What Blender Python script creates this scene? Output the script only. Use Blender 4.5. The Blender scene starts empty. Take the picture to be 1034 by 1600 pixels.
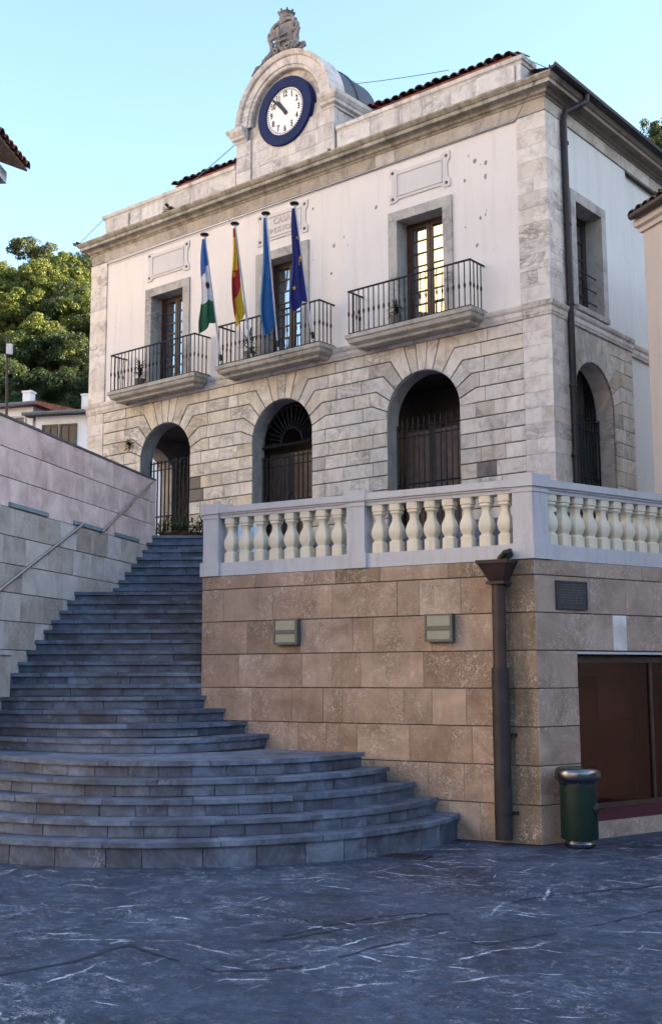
import bpy, bmesh, math, random
from mathutils import Vector, Matrix, noise
from mathutils.geometry import tessellate_polygon
R = math.radians
rnd = random.Random(7)
SC = bpy.context.scene
COL = SC.collection

# ------------------------------------------------------------------ camera, sky, sun, exposure
CAM = Vector((9.7662, -18.1818, 2.0))
YAW, PITCH, ROLL = R(39.4022), R(7.9767), R(-0.2188)
FW = Vector((-math.sin(YAW)*math.cos(PITCH), math.cos(YAW)*math.cos(PITCH), math.sin(PITCH)))
RT = Vector((math.cos(YAW), math.sin(YAW), 0))
UP = RT.cross(FW)
rt2 = RT*math.cos(ROLL)+UP*math.sin(ROLL)
up2 = -RT*math.sin(ROLL)+UP*math.cos(ROLL)
FH = Vector((-math.sin(YAW), math.cos(YAW), 0))           # horizontal viewing direction
cd = bpy.data.cameras.new('camera'); cam = bpy.data.objects.new('camera', cd); COL.objects.link(cam)
cd.sensor_fit = 'VERTICAL'; cd.sensor_height = 36; cd.lens = 36*1800/1600
cd.clip_start = .1; cd.clip_end = 3000
m = Matrix((rt2, up2, -FW)).transposed().to_4x4(); m.translation = CAM
cam.matrix_world = m
SC.camera = cam

SUN_EL = 15.0
SUN_DIR_H = RT*math.cos(R(0)) + FH*math.sin(R(0))        # horizontal direction towards the sun
SUN_AZ = math.atan2(SUN_DIR_H.x, SUN_DIR_H.y)
wd = bpy.data.worlds.new('World'); SC.world = wd; wd.use_nodes = True
nt = wd.node_tree; bg = nt.nodes['Background']
sky = nt.nodes.new('ShaderNodeTexSky'); sky.sky_type = 'NISHITA'; sky.sun_disc = False
sky.sun_elevation = R(SUN_EL); sky.sun_rotation = SUN_AZ
sky.air_density = 1.0; sky.dust_density = 1.4; sky.ozone_density = 2.5
nt.links.new(sky.outputs[0], bg.inputs[0]); bg.inputs[1].default_value = .08
sd = bpy.data.lights.new('sun', 'SUN'); so = bpy.data.objects.new('sun', sd); COL.objects.link(so)
sd.energy = 5.0; sd.angle = R(.5); sd.color = (1, .83, .62)
sv = Vector((SUN_DIR_H.x*math.cos(R(SUN_EL)), SUN_DIR_H.y*math.cos(R(SUN_EL)), math.sin(R(SUN_EL))))
so.rotation_euler = sv.to_track_quat('Z', 'Y').to_euler(); so.location = (20, -30, 60)
vs = SC.view_settings
vs.view_transform = 'Standard'; vs.look = 'None'; vs.gamma = 1; vs.use_curve_mapping = False
vs.exposure = 3.12
vs.use_white_balance = True; vs.white_balance_temperature = 7100; vs.white_balance_tint = 10
SC.render.engine = 'CYCLES'; SC.render.filter_size = 1.15
SC.cycles.max_bounces = 6; SC.cycles.diffuse_bounces = 4

def S(l, d, z=0.0):
    """ground point l metres to the right of and d metres ahead of the viewer's place in the square"""
    return Vector((CAM.x, CAM.y, 0)) + RT*l + FH*d + Vector((0, 0, z))

# ------------------------------------------------------------------ helpers
class MB:
    def __init__(s): s.v = []; s.f = []; s.m = []
    def add(s, vs, fs, mi=0):
        o = len(s.v); s.v += [tuple(v) for v in vs]
        for f in fs: s.f.append([i+o for i in f]); s.m.append(mi)
    def box(s, a, b, mi=0):
        x0, y0, z0 = a; x1, y1, z1 = b
        s.add([(x0,y0,z0),(x1,y0,z0),(x1,y1,z0),(x0,y1,z0),(x0,y0,z1),(x1,y0,z1),(x1,y1,z1),(x0,y1,z1)],
              [(3,2,1,0),(4,5,6,7),(0,1,5,4),(1,2,6,5),(2,3,7,6),(3,0,4,7)], mi)
    def obox(s, c, ux, uy, hx, hy, z0, z1, mi=0):
        """box with horizontal axes ux, uy around c"""
        c = Vector(c); P = []
        for z in (z0, z1):
            for a, b in ((-1,-1),(1,-1),(1,1),(-1,1)):
                p = c+ux*(a*hx)+uy*(b*hy); P.append((p.x, p.y, z))
        fs = [(3,2,1,0),(4,5,6,7),(0,1,5,4),(1,2,6,5),(2,3,7,6),(3,0,4,7)]
        if ux.cross(uy).z < 0: fs = [f[::-1] for f in fs]
        s.add(P, fs, mi)
    def tube(s, pts, r, n=8, mi=0, caps=True):
        pts = [Vector(p) for p in pts]; k = len(pts)
        rr = r if isinstance(r, (list, tuple)) else [r]*k
        vs = []; prev = None
        for i, p in enumerate(pts):
            t = (pts[min(i+1, k-1)]-pts[max(i-1, 0)]).normalized()
            a = Vector((0,0,1)) if abs(t.z) < .9 else Vector((1,0,0))
            if prev is None: u = t.cross(a).normalized()
            else: u = (prev - t*prev.dot(t)).normalized()
            prev = u; w = t.cross(u)
            for j in range(n):
                an = 2*math.pi*j/n
                vs.append(p + (u*math.cos(an)+w*math.sin(an))*rr[i])
        fs = []
        for i in range(k-1):
            for j in range(n):
                fs.append((i*n+j, i*n+(j+1) % n, (i+1)*n+(j+1) % n, (i+1)*n+j))
        if caps:
            fs.append(tuple(range(n))[::-1]); fs.append(tuple((k-1)*n+j for j in range(n)))
        s.add(vs, fs, mi)
    def lathe(s, c, prof, n=16, mi=0, sq=None):
        """prof [(r,z)], sq: exponent of a superellipse section (None = round)"""
        c = Vector(c); vs = []
        for r, z in prof:
            for j in range(n):
                a = 2*math.pi*(j+.5)/n; x, y = math.cos(a), math.sin(a)
                if sq:
                    q = (abs(x)**sq+abs(y)**sq)**(-1/sq); x *= q; y *= q
                vs.append((c.x+r*x, c.y+r*y, c.z+z))
        fs = []
        for i in range(len(prof)-1):
            for j in range(n):
                fs.append((i*n+j, i*n+(j+1) % n, (i+1)*n+(j+1) % n, (i+1)*n+j))
        fs.append(tuple(range(n))[::-1]); fs.append(tuple((len(prof)-1)*n+j for j in range(n)))
        s.add(vs, fs, mi)
    def sphere(s, c, r, n=8, m_=5, mi=0):
        rr = r if isinstance(r, (tuple, list)) else (r, r, r)
        vs = []; fs = []
        for i in range(m_+1):
            t = math.pi*i/m_
            for j in range(n):
                a = 2*math.pi*j/n
                vs.append((c[0]+rr[0]*math.sin(t)*math.cos(a), c[1]+rr[1]*math.sin(t)*math.sin(a), c[2]-rr[2]*math.cos(t)))
        for i in range(m_):
            for j in range(n):
                fs.append((i*n+j, i*n+(j+1) % n, (i+1)*n+(j+1) % n, (i+1)*n+j))
        s.add(vs, fs, mi)
    def slab(s, poly, O, ua, ub, n, t, ch=.008, mi=0, gap=(.0, .0)):
        """a stone: 2-D polygon in frame (O,ua,ub), face n*t proud with a small arris"""
        O = Vector(O); poly = list(poly)
        A = sum(poly[i][0]*poly[(i+1) % len(poly)][1]-poly[(i+1) % len(poly)][0]*poly[i][1] for i in range(len(poly)))
        if A < 0: poly = poly[::-1]
        if gap != (0, 0):
            poly = inset(poly, None, gap)
        inn = inset(poly, ch)
        k = len(poly); P = []
        for q, h in ((poly, 0), (poly, t-ch), (inn, t)):
            for a, b in q: P.append(O+ua*a+ub*b+n*h)
        fs = []
        for L in (0, k):
            for i in range(k):
                fs.append((L+i, L+(i+1) % k, L+k+(i+1) % k, L+k+i))
        fs.append(tuple(2*k+i for i in range(k)))
        if ua.cross(ub).dot(n) < 0: fs = [f[::-1] for f in fs]
        s.add(P, fs, mi)
    def build(s, name, mat, parent=None, smooth=False, loc=None):
        me = bpy.data.meshes.new(name)
        L = Vector(loc) if loc is not None else (Vector(parent['_w']) if parent is not None else Vector((0,0,0)))
        me.from_pydata([tuple(Vector(v)-L) for v in s.v], [], s.f)
        mats = mat if isinstance(mat, (list, tuple)) else [mat]
        for q in mats: me.materials.append(q)
        if len(mats) > 1: me.polygons.foreach_set('material_index', s.m)
        if smooth:
            me.polygons.foreach_set('use_smooth', [True]*len(me.polygons))
            if smooth != True: me.set_sharp_from_angle(angle=R(smooth))
        me.update()
        o = bpy.data.objects.new(name, me); COL.objects.link(o)
        if parent is None: o.location = L
        else:
            o.parent = parent
        o['_w'] = tuple(L)
        return o

def inset(poly, d, gap=None):
    """offset a ccw polygon inwards; gap=(across a-direction edges, across b-direction edges)"""
    k = len(poly); lines = []
    for i in range(k):
        x0, y0 = poly[i]; x1, y1 = poly[(i+1) % k]
        dx, dy = x1-x0, y1-y0; L = math.hypot(dx, dy) or 1e-9
        nx, ny = -dy/L, dx/L
        o = d if gap is None else (gap[0]*abs(nx)+gap[1]*abs(ny))
        lines.append((nx, ny, nx*x0+ny*y0+o))
    out = []
    for i in range(k):
        a, b = lines[i-1], lines[i]
        D = a[0]*b[1]-a[1]*b[0]
        if abs(D) < 1e-4:
            out.append((poly[i][0]+b[0]*(b[2]-b[0]*poly[i][0]-b[1]*poly[i][1]), poly[i][1]+b[1]*(b[2]-b[0]*poly[i][0]-b[1]*poly[i][1])))
        else:
            out.append(((a[2]*b[1]-b[2]*a[1])/D, (a[0]*b[2]-b[0]*a[2])/D))
    return out

def rect(a0, b0, a1, b1): return [(a0, b0), (a1, b0), (a1, b1), (a0, b1)]

def thing(name, label, cat, loc=(0,0,0), group=None):
    o = bpy.data.objects.new(name, None); COL.objects.link(o); o.empty_display_size = .2
    o.location = loc; o['_w'] = tuple(loc); o['label'] = label; o['category'] = cat
    if group: o['group'] = group
    return o
def tag(o, label, cat, group=None):
    o['label'] = label; o['category'] = cat
    if group: o['group'] = group
    return o
def struct(o): o['kind'] = 'structure'; return o
def stuff(o): o['kind'] = 'stuff'; return o

def sweep(mb, path, prof, closed_ends=True, mi=0, right=True):
    """profile [(out, z)] along a horizontal path with mitred corners; out is to the right of travel"""
    path = [Vector((p[0], p[1], 0)) for p in path]; k = len(path)
    nrm = []
    for i in range(k-1):
        t = (path[i+1]-path[i]).normalized(); nrm.append(Vector((t.y, -t.x, 0)))
    vs = []
    for i in range(k):
        if i == 0: off = nrm[0]
        elif i == k-1: off = nrm[-1]
        else:
            b = (nrm[i-1]+nrm[i]); off = b/(b.dot(nrm[i]))
        for o, z in prof:
            p = path[i]+off*o; vs.append((p.x, p.y, z))
    n = len(prof); fs = []
    for i in range(k-1):
        for j in range(n-1):
            fs.append((i*n+j, (i+1)*n+j, (i+1)*n+j+1, i*n+j+1))
    if closed_ends:
        fs.append(tuple(range(n))); fs.append(tuple((k-1)*n+j for j in range(n))[::-1])
    mb.add(vs, fs, mi)

def poly_extrude(mb, poly, O, ua, ub, n, t, mi=0):
    """prism of a 2-D polygon (may be concave) from O to O+n*t"""
    O = Vector(O); k = len(poly)
    tris = tessellate_polygon([[Vector((a, b, 0)) for a, b in poly]])
    P = [O+ua*a+ub*b for a, b in poly]+[O+ua*a+ub*b+n*t for a, b in poly]
    fs = [tuple(i for i in q) for q in tris]+[tuple(i+k for i in q) for q in tris]
    fs += [(i, (i+1) % k, k+(i+1) % k, k+i) for i in range(k)]
    mb.add(P, fs, mi)

def wall_holes(mb, a0, a1, b0, b1, holes, O, ua, ub, n, t):
    """rectangular wall (a,b ranges) with rectangular holes, t thick (front at O, going along n)"""
    xs = sorted({a0, a1, *[h[0] for h in holes], *[h[2] for h in holes]})
    zs = sorted({b0, b1, *[h[1] for h in holes], *[h[3] for h in holes]})
    O = Vector(O)
    def full(i, j):
        if not (0 <= i < len(xs)-1 and 0 <= j < len(zs)-1): return False
        cx, cz = (xs[i]+xs[i+1])/2, (zs[j]+zs[j+1])/2
        return not any(h[0] < cx < h[2] and h[1] < cz < h[3] for h in holes)
    def P(a, b, h): return O+ua*a+ub*b+n*h
    for i in range(len(xs)-1):
        for j in range(len(zs)-1):
            if not full(i, j): continue
            A, B, C_, D = xs[i], zs[j], xs[i+1], zs[j+1]
            for h in (0, t): mb.add([P(A,B,h), P(C_,B,h), P(C_,D,h), P(A,D,h)], [(0,1,2,3)])
            for (di, dj, e) in ((-1,0,((A,B),(A,D))),(1,0,((C_,B),(C_,D))),(0,-1,((A,B),(C_,B))),(0,1,((A,D),(C_,D)))):
                if not full(i+di, j+dj):
                    mb.add([P(*e[0],0), P(*e[1],0), P(*e[1],t), P(*e[0],t)], [(0,1,2,3)])

def to_mesh(o):
    """swap a text object for a plain mesh object"""
    bpy.context.view_layer.update()
    me = bpy.data.meshes.new_from_object(o); me.name = o.name.split('.')[0]
    q = bpy.data.objects.new(me.name, me); q.parent = o.parent; q.location = o.location; q.rotation_euler = o.rotation_euler; q.scale = o.scale
    nm = o.name.split('.')[0]; bpy.data.objects.remove(o); COL.objects.link(q); q.name = nm; return q

# ------------------------------------------------------------------ materials
class NT:
    def __init__(s, name):
        s.m = bpy.data.materials.new(name); s.m.use_nodes = True; s.t = s.m.node_tree
        s.b = s.t.nodes['Principled BSDF']
    def n(s, typ, **k):
        q = s.t.nodes.new('ShaderNode'+typ)
        for a, b in k.items(): setattr(q, a, b)
        return q
    def l(s, a, b): s.t.links.new(a, b)
    def coord(s, per_object=True, spread=60.0):
        g = s.n('NewGeometry').outputs['Position']
        if not per_object: return g
        oi = s.n('ObjectInfo').outputs['Random']
        c = s.n('CombineXYZ')
        for i, k in enumerate((1, -.7, .45)):
            mm = s.n('Math', operation='MULTIPLY'); s.l(oi, mm.inputs[0]); mm.inputs[1].default_value = spread*k; s.l(mm.outputs[0], c.inputs[i])
        a = s.n('VectorMath', operation='ADD'); s.l(g, a.inputs[0]); s.l(c.outputs[0], a.inputs[1])
        return a.outputs[0]
    def scale(s, co, v):
        a = s.n('VectorMath', operation='MULTIPLY'); s.l(co, a.inputs[0]); a.inputs[1].default_value = v; return a.outputs[0]
    def noise(s, co, sc, det=4, rough=.55, dist=0):
        q = s.n('TexNoise'); s.l(co, q.inputs['Vector']); q.inputs['Scale'].default_value = sc
        q.inputs['Detail'].default_value = det; q.inputs['Roughness'].default_value = rough; q.inputs['Distortion'].default_value = dist
        return q.outputs['Fac']
    def ramp(s, f, pts):
        q = s.n('ValToRGB'); s.l(f, q.inputs[0]); e = q.color_ramp.elements
        while len(e) < len(pts): e.new(.5)
        for i, (p, c) in enumerate(pts):
            e[i].position = p; e[i].color = (*c, 1) if isinstance(c, tuple) else (c, c, c, 1)
        return q.outputs[0]
    def mix(s, f, a, b, mode='MIX'):
        q = s.n('Mix', data_type='RGBA', blend_type=mode)
        if isinstance(f, (int, float)): q.inputs[0].default_value = f
        else: s.l(f, q.inputs[0])
        for i, x in ((6, a), (7, b)):
            if isinstance(x, tuple): q.inputs[i].default_value = (*x, 1)
            else: s.l(x, q.inputs[i])
        return q.outputs[2]
    def math(s, op, a, b=0.0):
        q = s.n('Math', operation=op)
        for i, x in ((0, a), (1, b)):
            if isinstance(x, (int, float)): q.inputs[i].default_value = x
            else: s.l(x, q.inputs[i])
        return q.outputs[0]
    def rand(s): return s.n('ObjectInfo').outputs['Random']
    def fin(s, col, rough=.8, bump=None, bs=.3, bd=.01, spec=.3, metal=0):
        if isinstance(col, tuple): s.b.inputs['Base Color'].default_value = (*col, 1)
        else: s.l(col, s.b.inputs['Base Color'])
        if isinstance(rough, (int, float)): s.b.inputs['Roughness'].default_value = rough
        else: s.l(rough, s.b.inputs['Roughness'])
        s.b.inputs['Specular IOR Level'].default_value = spec; s.b.inputs['Metallic'].default_value = metal
        if bump is not None:
            q = s.n('Bump'); q.inputs['Strength'].default_value = bs; q.inputs['Distance'].default_value = bd
            s.l(bump, q.inputs['Height']); s.l(q.outputs[0], s.b.inputs['Normal'])
        return s.m

def plain(name, col, rough=.6, metal=0, spec=.4, var=.12, sc=6):
    t = NT(name); co = t.coord(); n = t.noise(co, sc, 5)
    a = tuple(c*(1-var) for c in col); b = tuple(min(1, c*(1+var)) for c in col)
    return t.fin(t.ramp(n, [(.3, a), (.7, b)]), rough, n, .1, .005, spec, metal)

def marble(name, tones, vein=(.10,.09,.09), vs_=1.0, stain=(.20,.16,.12), st=.5, dark=.0, bands=(.62,.70)):
    """veined weathered stone, another tone on each block"""
    t = NT(name); co = t.coord()
    base = t.ramp(t.rand(), [(i/max(1, len(tones)-1), c) for i, c in enumerate(tones)])
    n1 = t.noise(co, 2.6, 7, .66, .9)
    base = t.mix(.85, base, t.ramp(n1, [(.27, (.42,.39,.37)), (.46, (.90,.885,.87)), (.75, (1.2,1.18,1.16))]), 'MULTIPLY')
    sc = t.scale(co, (1.1*vs_, 1.1*vs_, 2.6*vs_))
    v = t.noise(sc, 1.5, 5, .55, 2.2)
    va = t.math('ABSOLUTE', t.math('SUBTRACT', v, .5))
    vm = t.ramp(va, [(0, .75), (.035, .38), (.10, 0.0)])
    gate = t.ramp(t.noise(co, .8, 3), [(.50, 0.0), (.70, 1.0)])
    col = t.mix(t.math('MULTIPLY', vm, gate), base, vein)
    w = t.noise(t.scale(t.coord(False), (2.4, 2.4, .5)), 1.4, 7, .72)
    sm = t.math('MULTIPLY', t.ramp(w, [(bands[0]-.12, 0.0), (bands[1]+.05, 1.0)]), st)
    col = t.mix(sm, col, stain)
    g = t.noise(co, 38, 4, .7)
    return t.fin(col, .75, t.math('ADD', g, t.math('MULTIPLY', n1, 1.5)), .35, .006, .3)

M = {}
M['marble'] = marble('weathered_marble', [(0.581,0.510,0.446), (0.714,0.639,0.564), (0.755,0.683,0.611), (0.612,0.510,0.399), (0.775,0.703,0.630), (0.612,0.554,0.503), (0.724,0.653,0.578), (0.683,0.594,0.479), (0.510,0.450,0.395)], st=.65)
M['quoin'] = marble('quoin_stone', [(0.659,0.600,0.558), (0.742,0.680,0.635), (0.700,0.620,0.553), (0.762,0.700,0.650)], st=.3)
M['reveal'] = marble('shaded_reveal_stone', [(.36,.34,.33), (.40,.375,.36)], st=.7)  # darker than the facing stone: recess shade put into the colour, stains besides
M['darkstone'] = marble('blackened_stone', [(.16,.13,.11), (.22,.19,.17)], vein=(.04,.035,.03), vs_=2.4, st=.5)
M['frieze'] = marble('frieze_stone', [(.34,.28,.22), (.48,.43,.38), (.40,.34,.29), (.54,.50,.47)], st=.6)
M['cornice'] = marble('cornice_stone', [(.40,.36,.30), (.47,.43,.37), (.44,.40,.36)], stain=(.10,.085,.05), st=.8, bands=(.54,.62))
M['attic'] = marble('attic_stone', [(.56,.53,.52), (.68,.65,.64), (.62,.58,.56)], stain=(.13,.11,.105), st=.7)
M['carving'] = marble('carved_grey_stone', [(.20,.19,.20), (.25,.235,.24)], vs_=2, st=.5)
M['soffit'] = marble('brown_stone_eaves', [(.22,.17,.14), (.27,.21,.18)], st=.5)
M['mortar'] = plain('joint_mortar', (.11,.09,.075), .95)
M['balcony'] = marble('balcony_stone', [(.42,.38,.32), (.46,.42,.37)], stain=(.14,.11,.06), st=.7)

def plaster(name, col, specks=True):
    t = NT(name); co = t.coord(False)
    n = t.noise(co, .8, 5, .6); n2 = t.noise(co, 7, 6, .7)
    c = t.ramp(n, [(.3, tuple(x*.93 for x in col)), (.7, col)])
    c = t.mix(t.math('MULTIPLY', t.ramp(t.noise(t.scale(co, (3.2, 3.2, .30)), 1.2, 7, .75), [(.50, 0.0), (.74, 1.0)]), .55), c, tuple(x*.72 for x in col))
    if specks:
        v = t.n('TexVoronoi'); v.inputs['Scale'].default_value = 8.0; t.l(t.scale(co, (1, 1, .7)), v.inputs['Vector'])
        d = t.math('ADD', v.outputs['Distance'], t.math('MULTIPLY', t.math('SUBTRACT', t.noise(co, 16, 4, .7), .5), .34))
        pk = t.n('SeparateColor'); t.l(v.outputs['Color'], pk.inputs[0])
        d = t.math('SUBTRACT', t.math('ADD', d, t.math('MULTIPLY', t.math('SUBTRACT', t.noise(t.scale(co, (1, 1, .45)), 34, 3, .7), .5), .3)), t.math('MULTIPLY', t.math('POWER', pk.outputs[1], 2.6), .25))
        sp = t.ramp(d, [(.03, 1.0), (.09, 0.0)])
        gate = t.ramp(t.noise(co, .6, 2), [(.60, 0.0), (.64, .8)])
        for cx, cz, r_ in ((-5.0, 10.75, 1.1), (-1.25, 10.45, 1.0), (-4.1, 11.6, .7), (-1.5, 11.6, .7)):
            g_ = t.n('VectorMath', operation='DISTANCE'); t.l(co, g_.inputs[0]); g_.inputs[1].default_value = (cx, 0, cz)
            gate = t.math('MAXIMUM', gate, t.ramp(t.math('DIVIDE', g_.outputs['Value'], r_), [(.35, 1.0), (1.0, 0.0)]))
        pick = t.n('SeparateColor'); t.l(v.outputs['Color'], pick.inputs[0])
        gate = t.ramp(t.math('SUBTRACT', t.math('ADD', gate, pick.outputs[0]), 1.0), [(.42, 0.0), (.52, 1.0)])
        c = t.mix(t.math('MULTIPLY', t.math('MULTIPLY', sp, gate), .75), c, (.10,.085,.08))
    return t.fin(c, .9, n2, .2, .006, .2)
M['plaster'] = plaster('white_plaster', (.79,.725,.69))
M['plaster_side'] = plaster('white_plaster_side', (.74,.72,.70), False)
M['trim'] = marble('window_surround_stone', [(.44,.41,.39), (.48,.45,.42)], st=.3)
M['panel_relief'] = plaster('panel_plaster', (.66,.62,.61), False)
M['letters'] = plain('faded_red_letters', (.54,.42,.39), .8, var=.3, sc=14)

def travertine(name, tones, dirt=.5, pit=(.13,.085,.06)):
    t = NT(name); co = t.coord()
    base = t.ramp(t.rand(), [(i/max(1, len(tones)-1), c) for i, c in enumerate(tones)])
    n1 = t.noise(co, 1.7, 6, .62, .8)
    base = t.mix(.85, base, t.ramp(n1, [(.30, (.58,.53,.49)), (.5, (.98,.98,.98)), (.72, (1.35,1.33,1.33))]), 'MULTIPLY')
    v = t.n('TexVoronoi', feature='DISTANCE_TO_EDGE'); v.inputs['Scale'].default_value = 17
    nv = t.n('TexNoise'); t.l(co, nv.inputs['Vector']); nv.inputs['Scale'].default_value = 9
    a = t.n('VectorMath', operation='ADD'); t.l(co, a.inputs[0]); t.l(t.scale(nv.outputs['Color'], (.22,.22,.22)), a.inputs[1]); t.l(a.outputs[0], v.inputs['Vector'])
    lace = t.ramp(v.outputs['Distance'], [(.0, 1.0), (.05, .5), (.12, 0.0)])
    g1 = t.ramp(t.noise(co, 1.9, 4, .6), [(.42, .08), (.62, .9)])
    col = t.mix(t.math('MULTIPLY', t.math('MULTIPLY', lace, g1), t.ramp(t.noise(co, 14, 5, .7), [(.4, .1), (.6, 1.0)])), base, (.62,.53,.49))
    pits = t.ramp(t.noise(t.scale(co, (1, 1, 1.8)), 26, 5, .7), [(.60, 0.0), (.68, 1.0)])
    g2 = t.ramp(t.noise(co, 1.1, 3), [(.4, .15), (.62, 1.0)])
    col = t.mix(t.math('MULTIPLY', t.math('MULTIPLY', pits, g2), .7), col, pit)
    w = t.noise(t.scale(t.coord(False), (2.6, 2.6, .6)), 1.6, 7, .72)
    col = t.mix(t.math('MULTIPLY', t.ramp(w, [(.5, 0.0), (.72, 1.0)]), dirt), col, tuple(x*1.3 for x in pit))
    h = t.math('SUBTRACT', t.noise(co, 30, 5, .7), t.math('MULTIPLY', pits, .6))
    return t.fin(col, .7, h, .35, .006, .35)
M['trav'] = travertine('brown_travertine', [(0.312,0.212,0.157), (0.354,0.252,0.190), (0.276,0.189,0.134), (0.371,0.275,0.213), (0.322,0.222,0.162), (0.396,0.309,0.243)])
M['trav_r'] = travertine('pinkish_travertine', [(0.316,0.237,0.193), (0.361,0.281,0.234), (0.294,0.221,0.182)], .25)
M['trav_dark'] = travertine('stained_travertine', [(.20,.145,.095), (.235,.17,.115)], .75, (.06,.05,.025))
M['trav_grey'] = travertine('grey_travertine', [(.27,.265,.27)], .3)
M['pink'] = travertine('pale_pink_marble', [(0.618,0.485,0.461), (0.659,0.524,0.500), (0.587,0.456,0.436)], .5, (.29,.175,.165))
M['cream'] = travertine('cream_limestone', [(.36,.32,.28), (.46,.44,.43), (.33,.295,.265), (.42,.39,.36), (.52,.51,.51), (.37,.33,.29)], .3, (.24,.19,.15))

def slate(name, tones, wear=.5):
    t = NT(name); co = t.coord()
    base = t.ramp(t.rand(), [(i/max(1, len(tones)-1), c) for i, c in enumerate(tones)])
    n1 = t.noise(t.scale(co, (1, 1, 1.6)), 2.6, 7, .65, .7)
    base = t.mix(.9, base, t.ramp(n1, [(.3, (.36,.36,.38)), (.5, (.95,.95,.97)), (.72, (1.7,1.7,1.68))]), 'MULTIPLY')
    v = t.noise(co, 2.3, 6, .6, 1.6); va = t.math('ABSOLUTE', t.math('SUBTRACT', v, .5))
    vm = t.math('MULTIPLY', t.ramp(va, [(0, 1.0), (.007, .3), (.014, 0.0)]), t.ramp(t.noise(co, 1.3, 3), [(.52, 0.0), (.68, .7)]))
    col = t.mix(vm, base, (.42,.42,.45))
    w = t.ramp(t.noise(t.scale(t.coord(False), (1.1, 1.1, .5)), 1.3, 7, .75), [(.46, 0.0), (.62, 1.0)])
    col = t.mix(t.math('MULTIPLY', w, wear), col, (.035,.035,.04))
    g = t.noise(co, 30, 5, .7)
    return t.fin(col, t.ramp(n1, [(.3, .5), (.7, .75)]), t.math('ADD', g, n1), .4, .006, .4)
M['riser'] = slate('slate_riser', [(0.071,0.093,0.146), (0.113,0.142,0.205), (0.059,0.076,0.119), (0.130,0.160,0.221), (0.088,0.112,0.167)], .65)
M['tread'] = slate('slate_tread', [(0.084,0.112,0.167), (0.132,0.167,0.232), (0.104,0.133,0.194)], .62)

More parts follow.
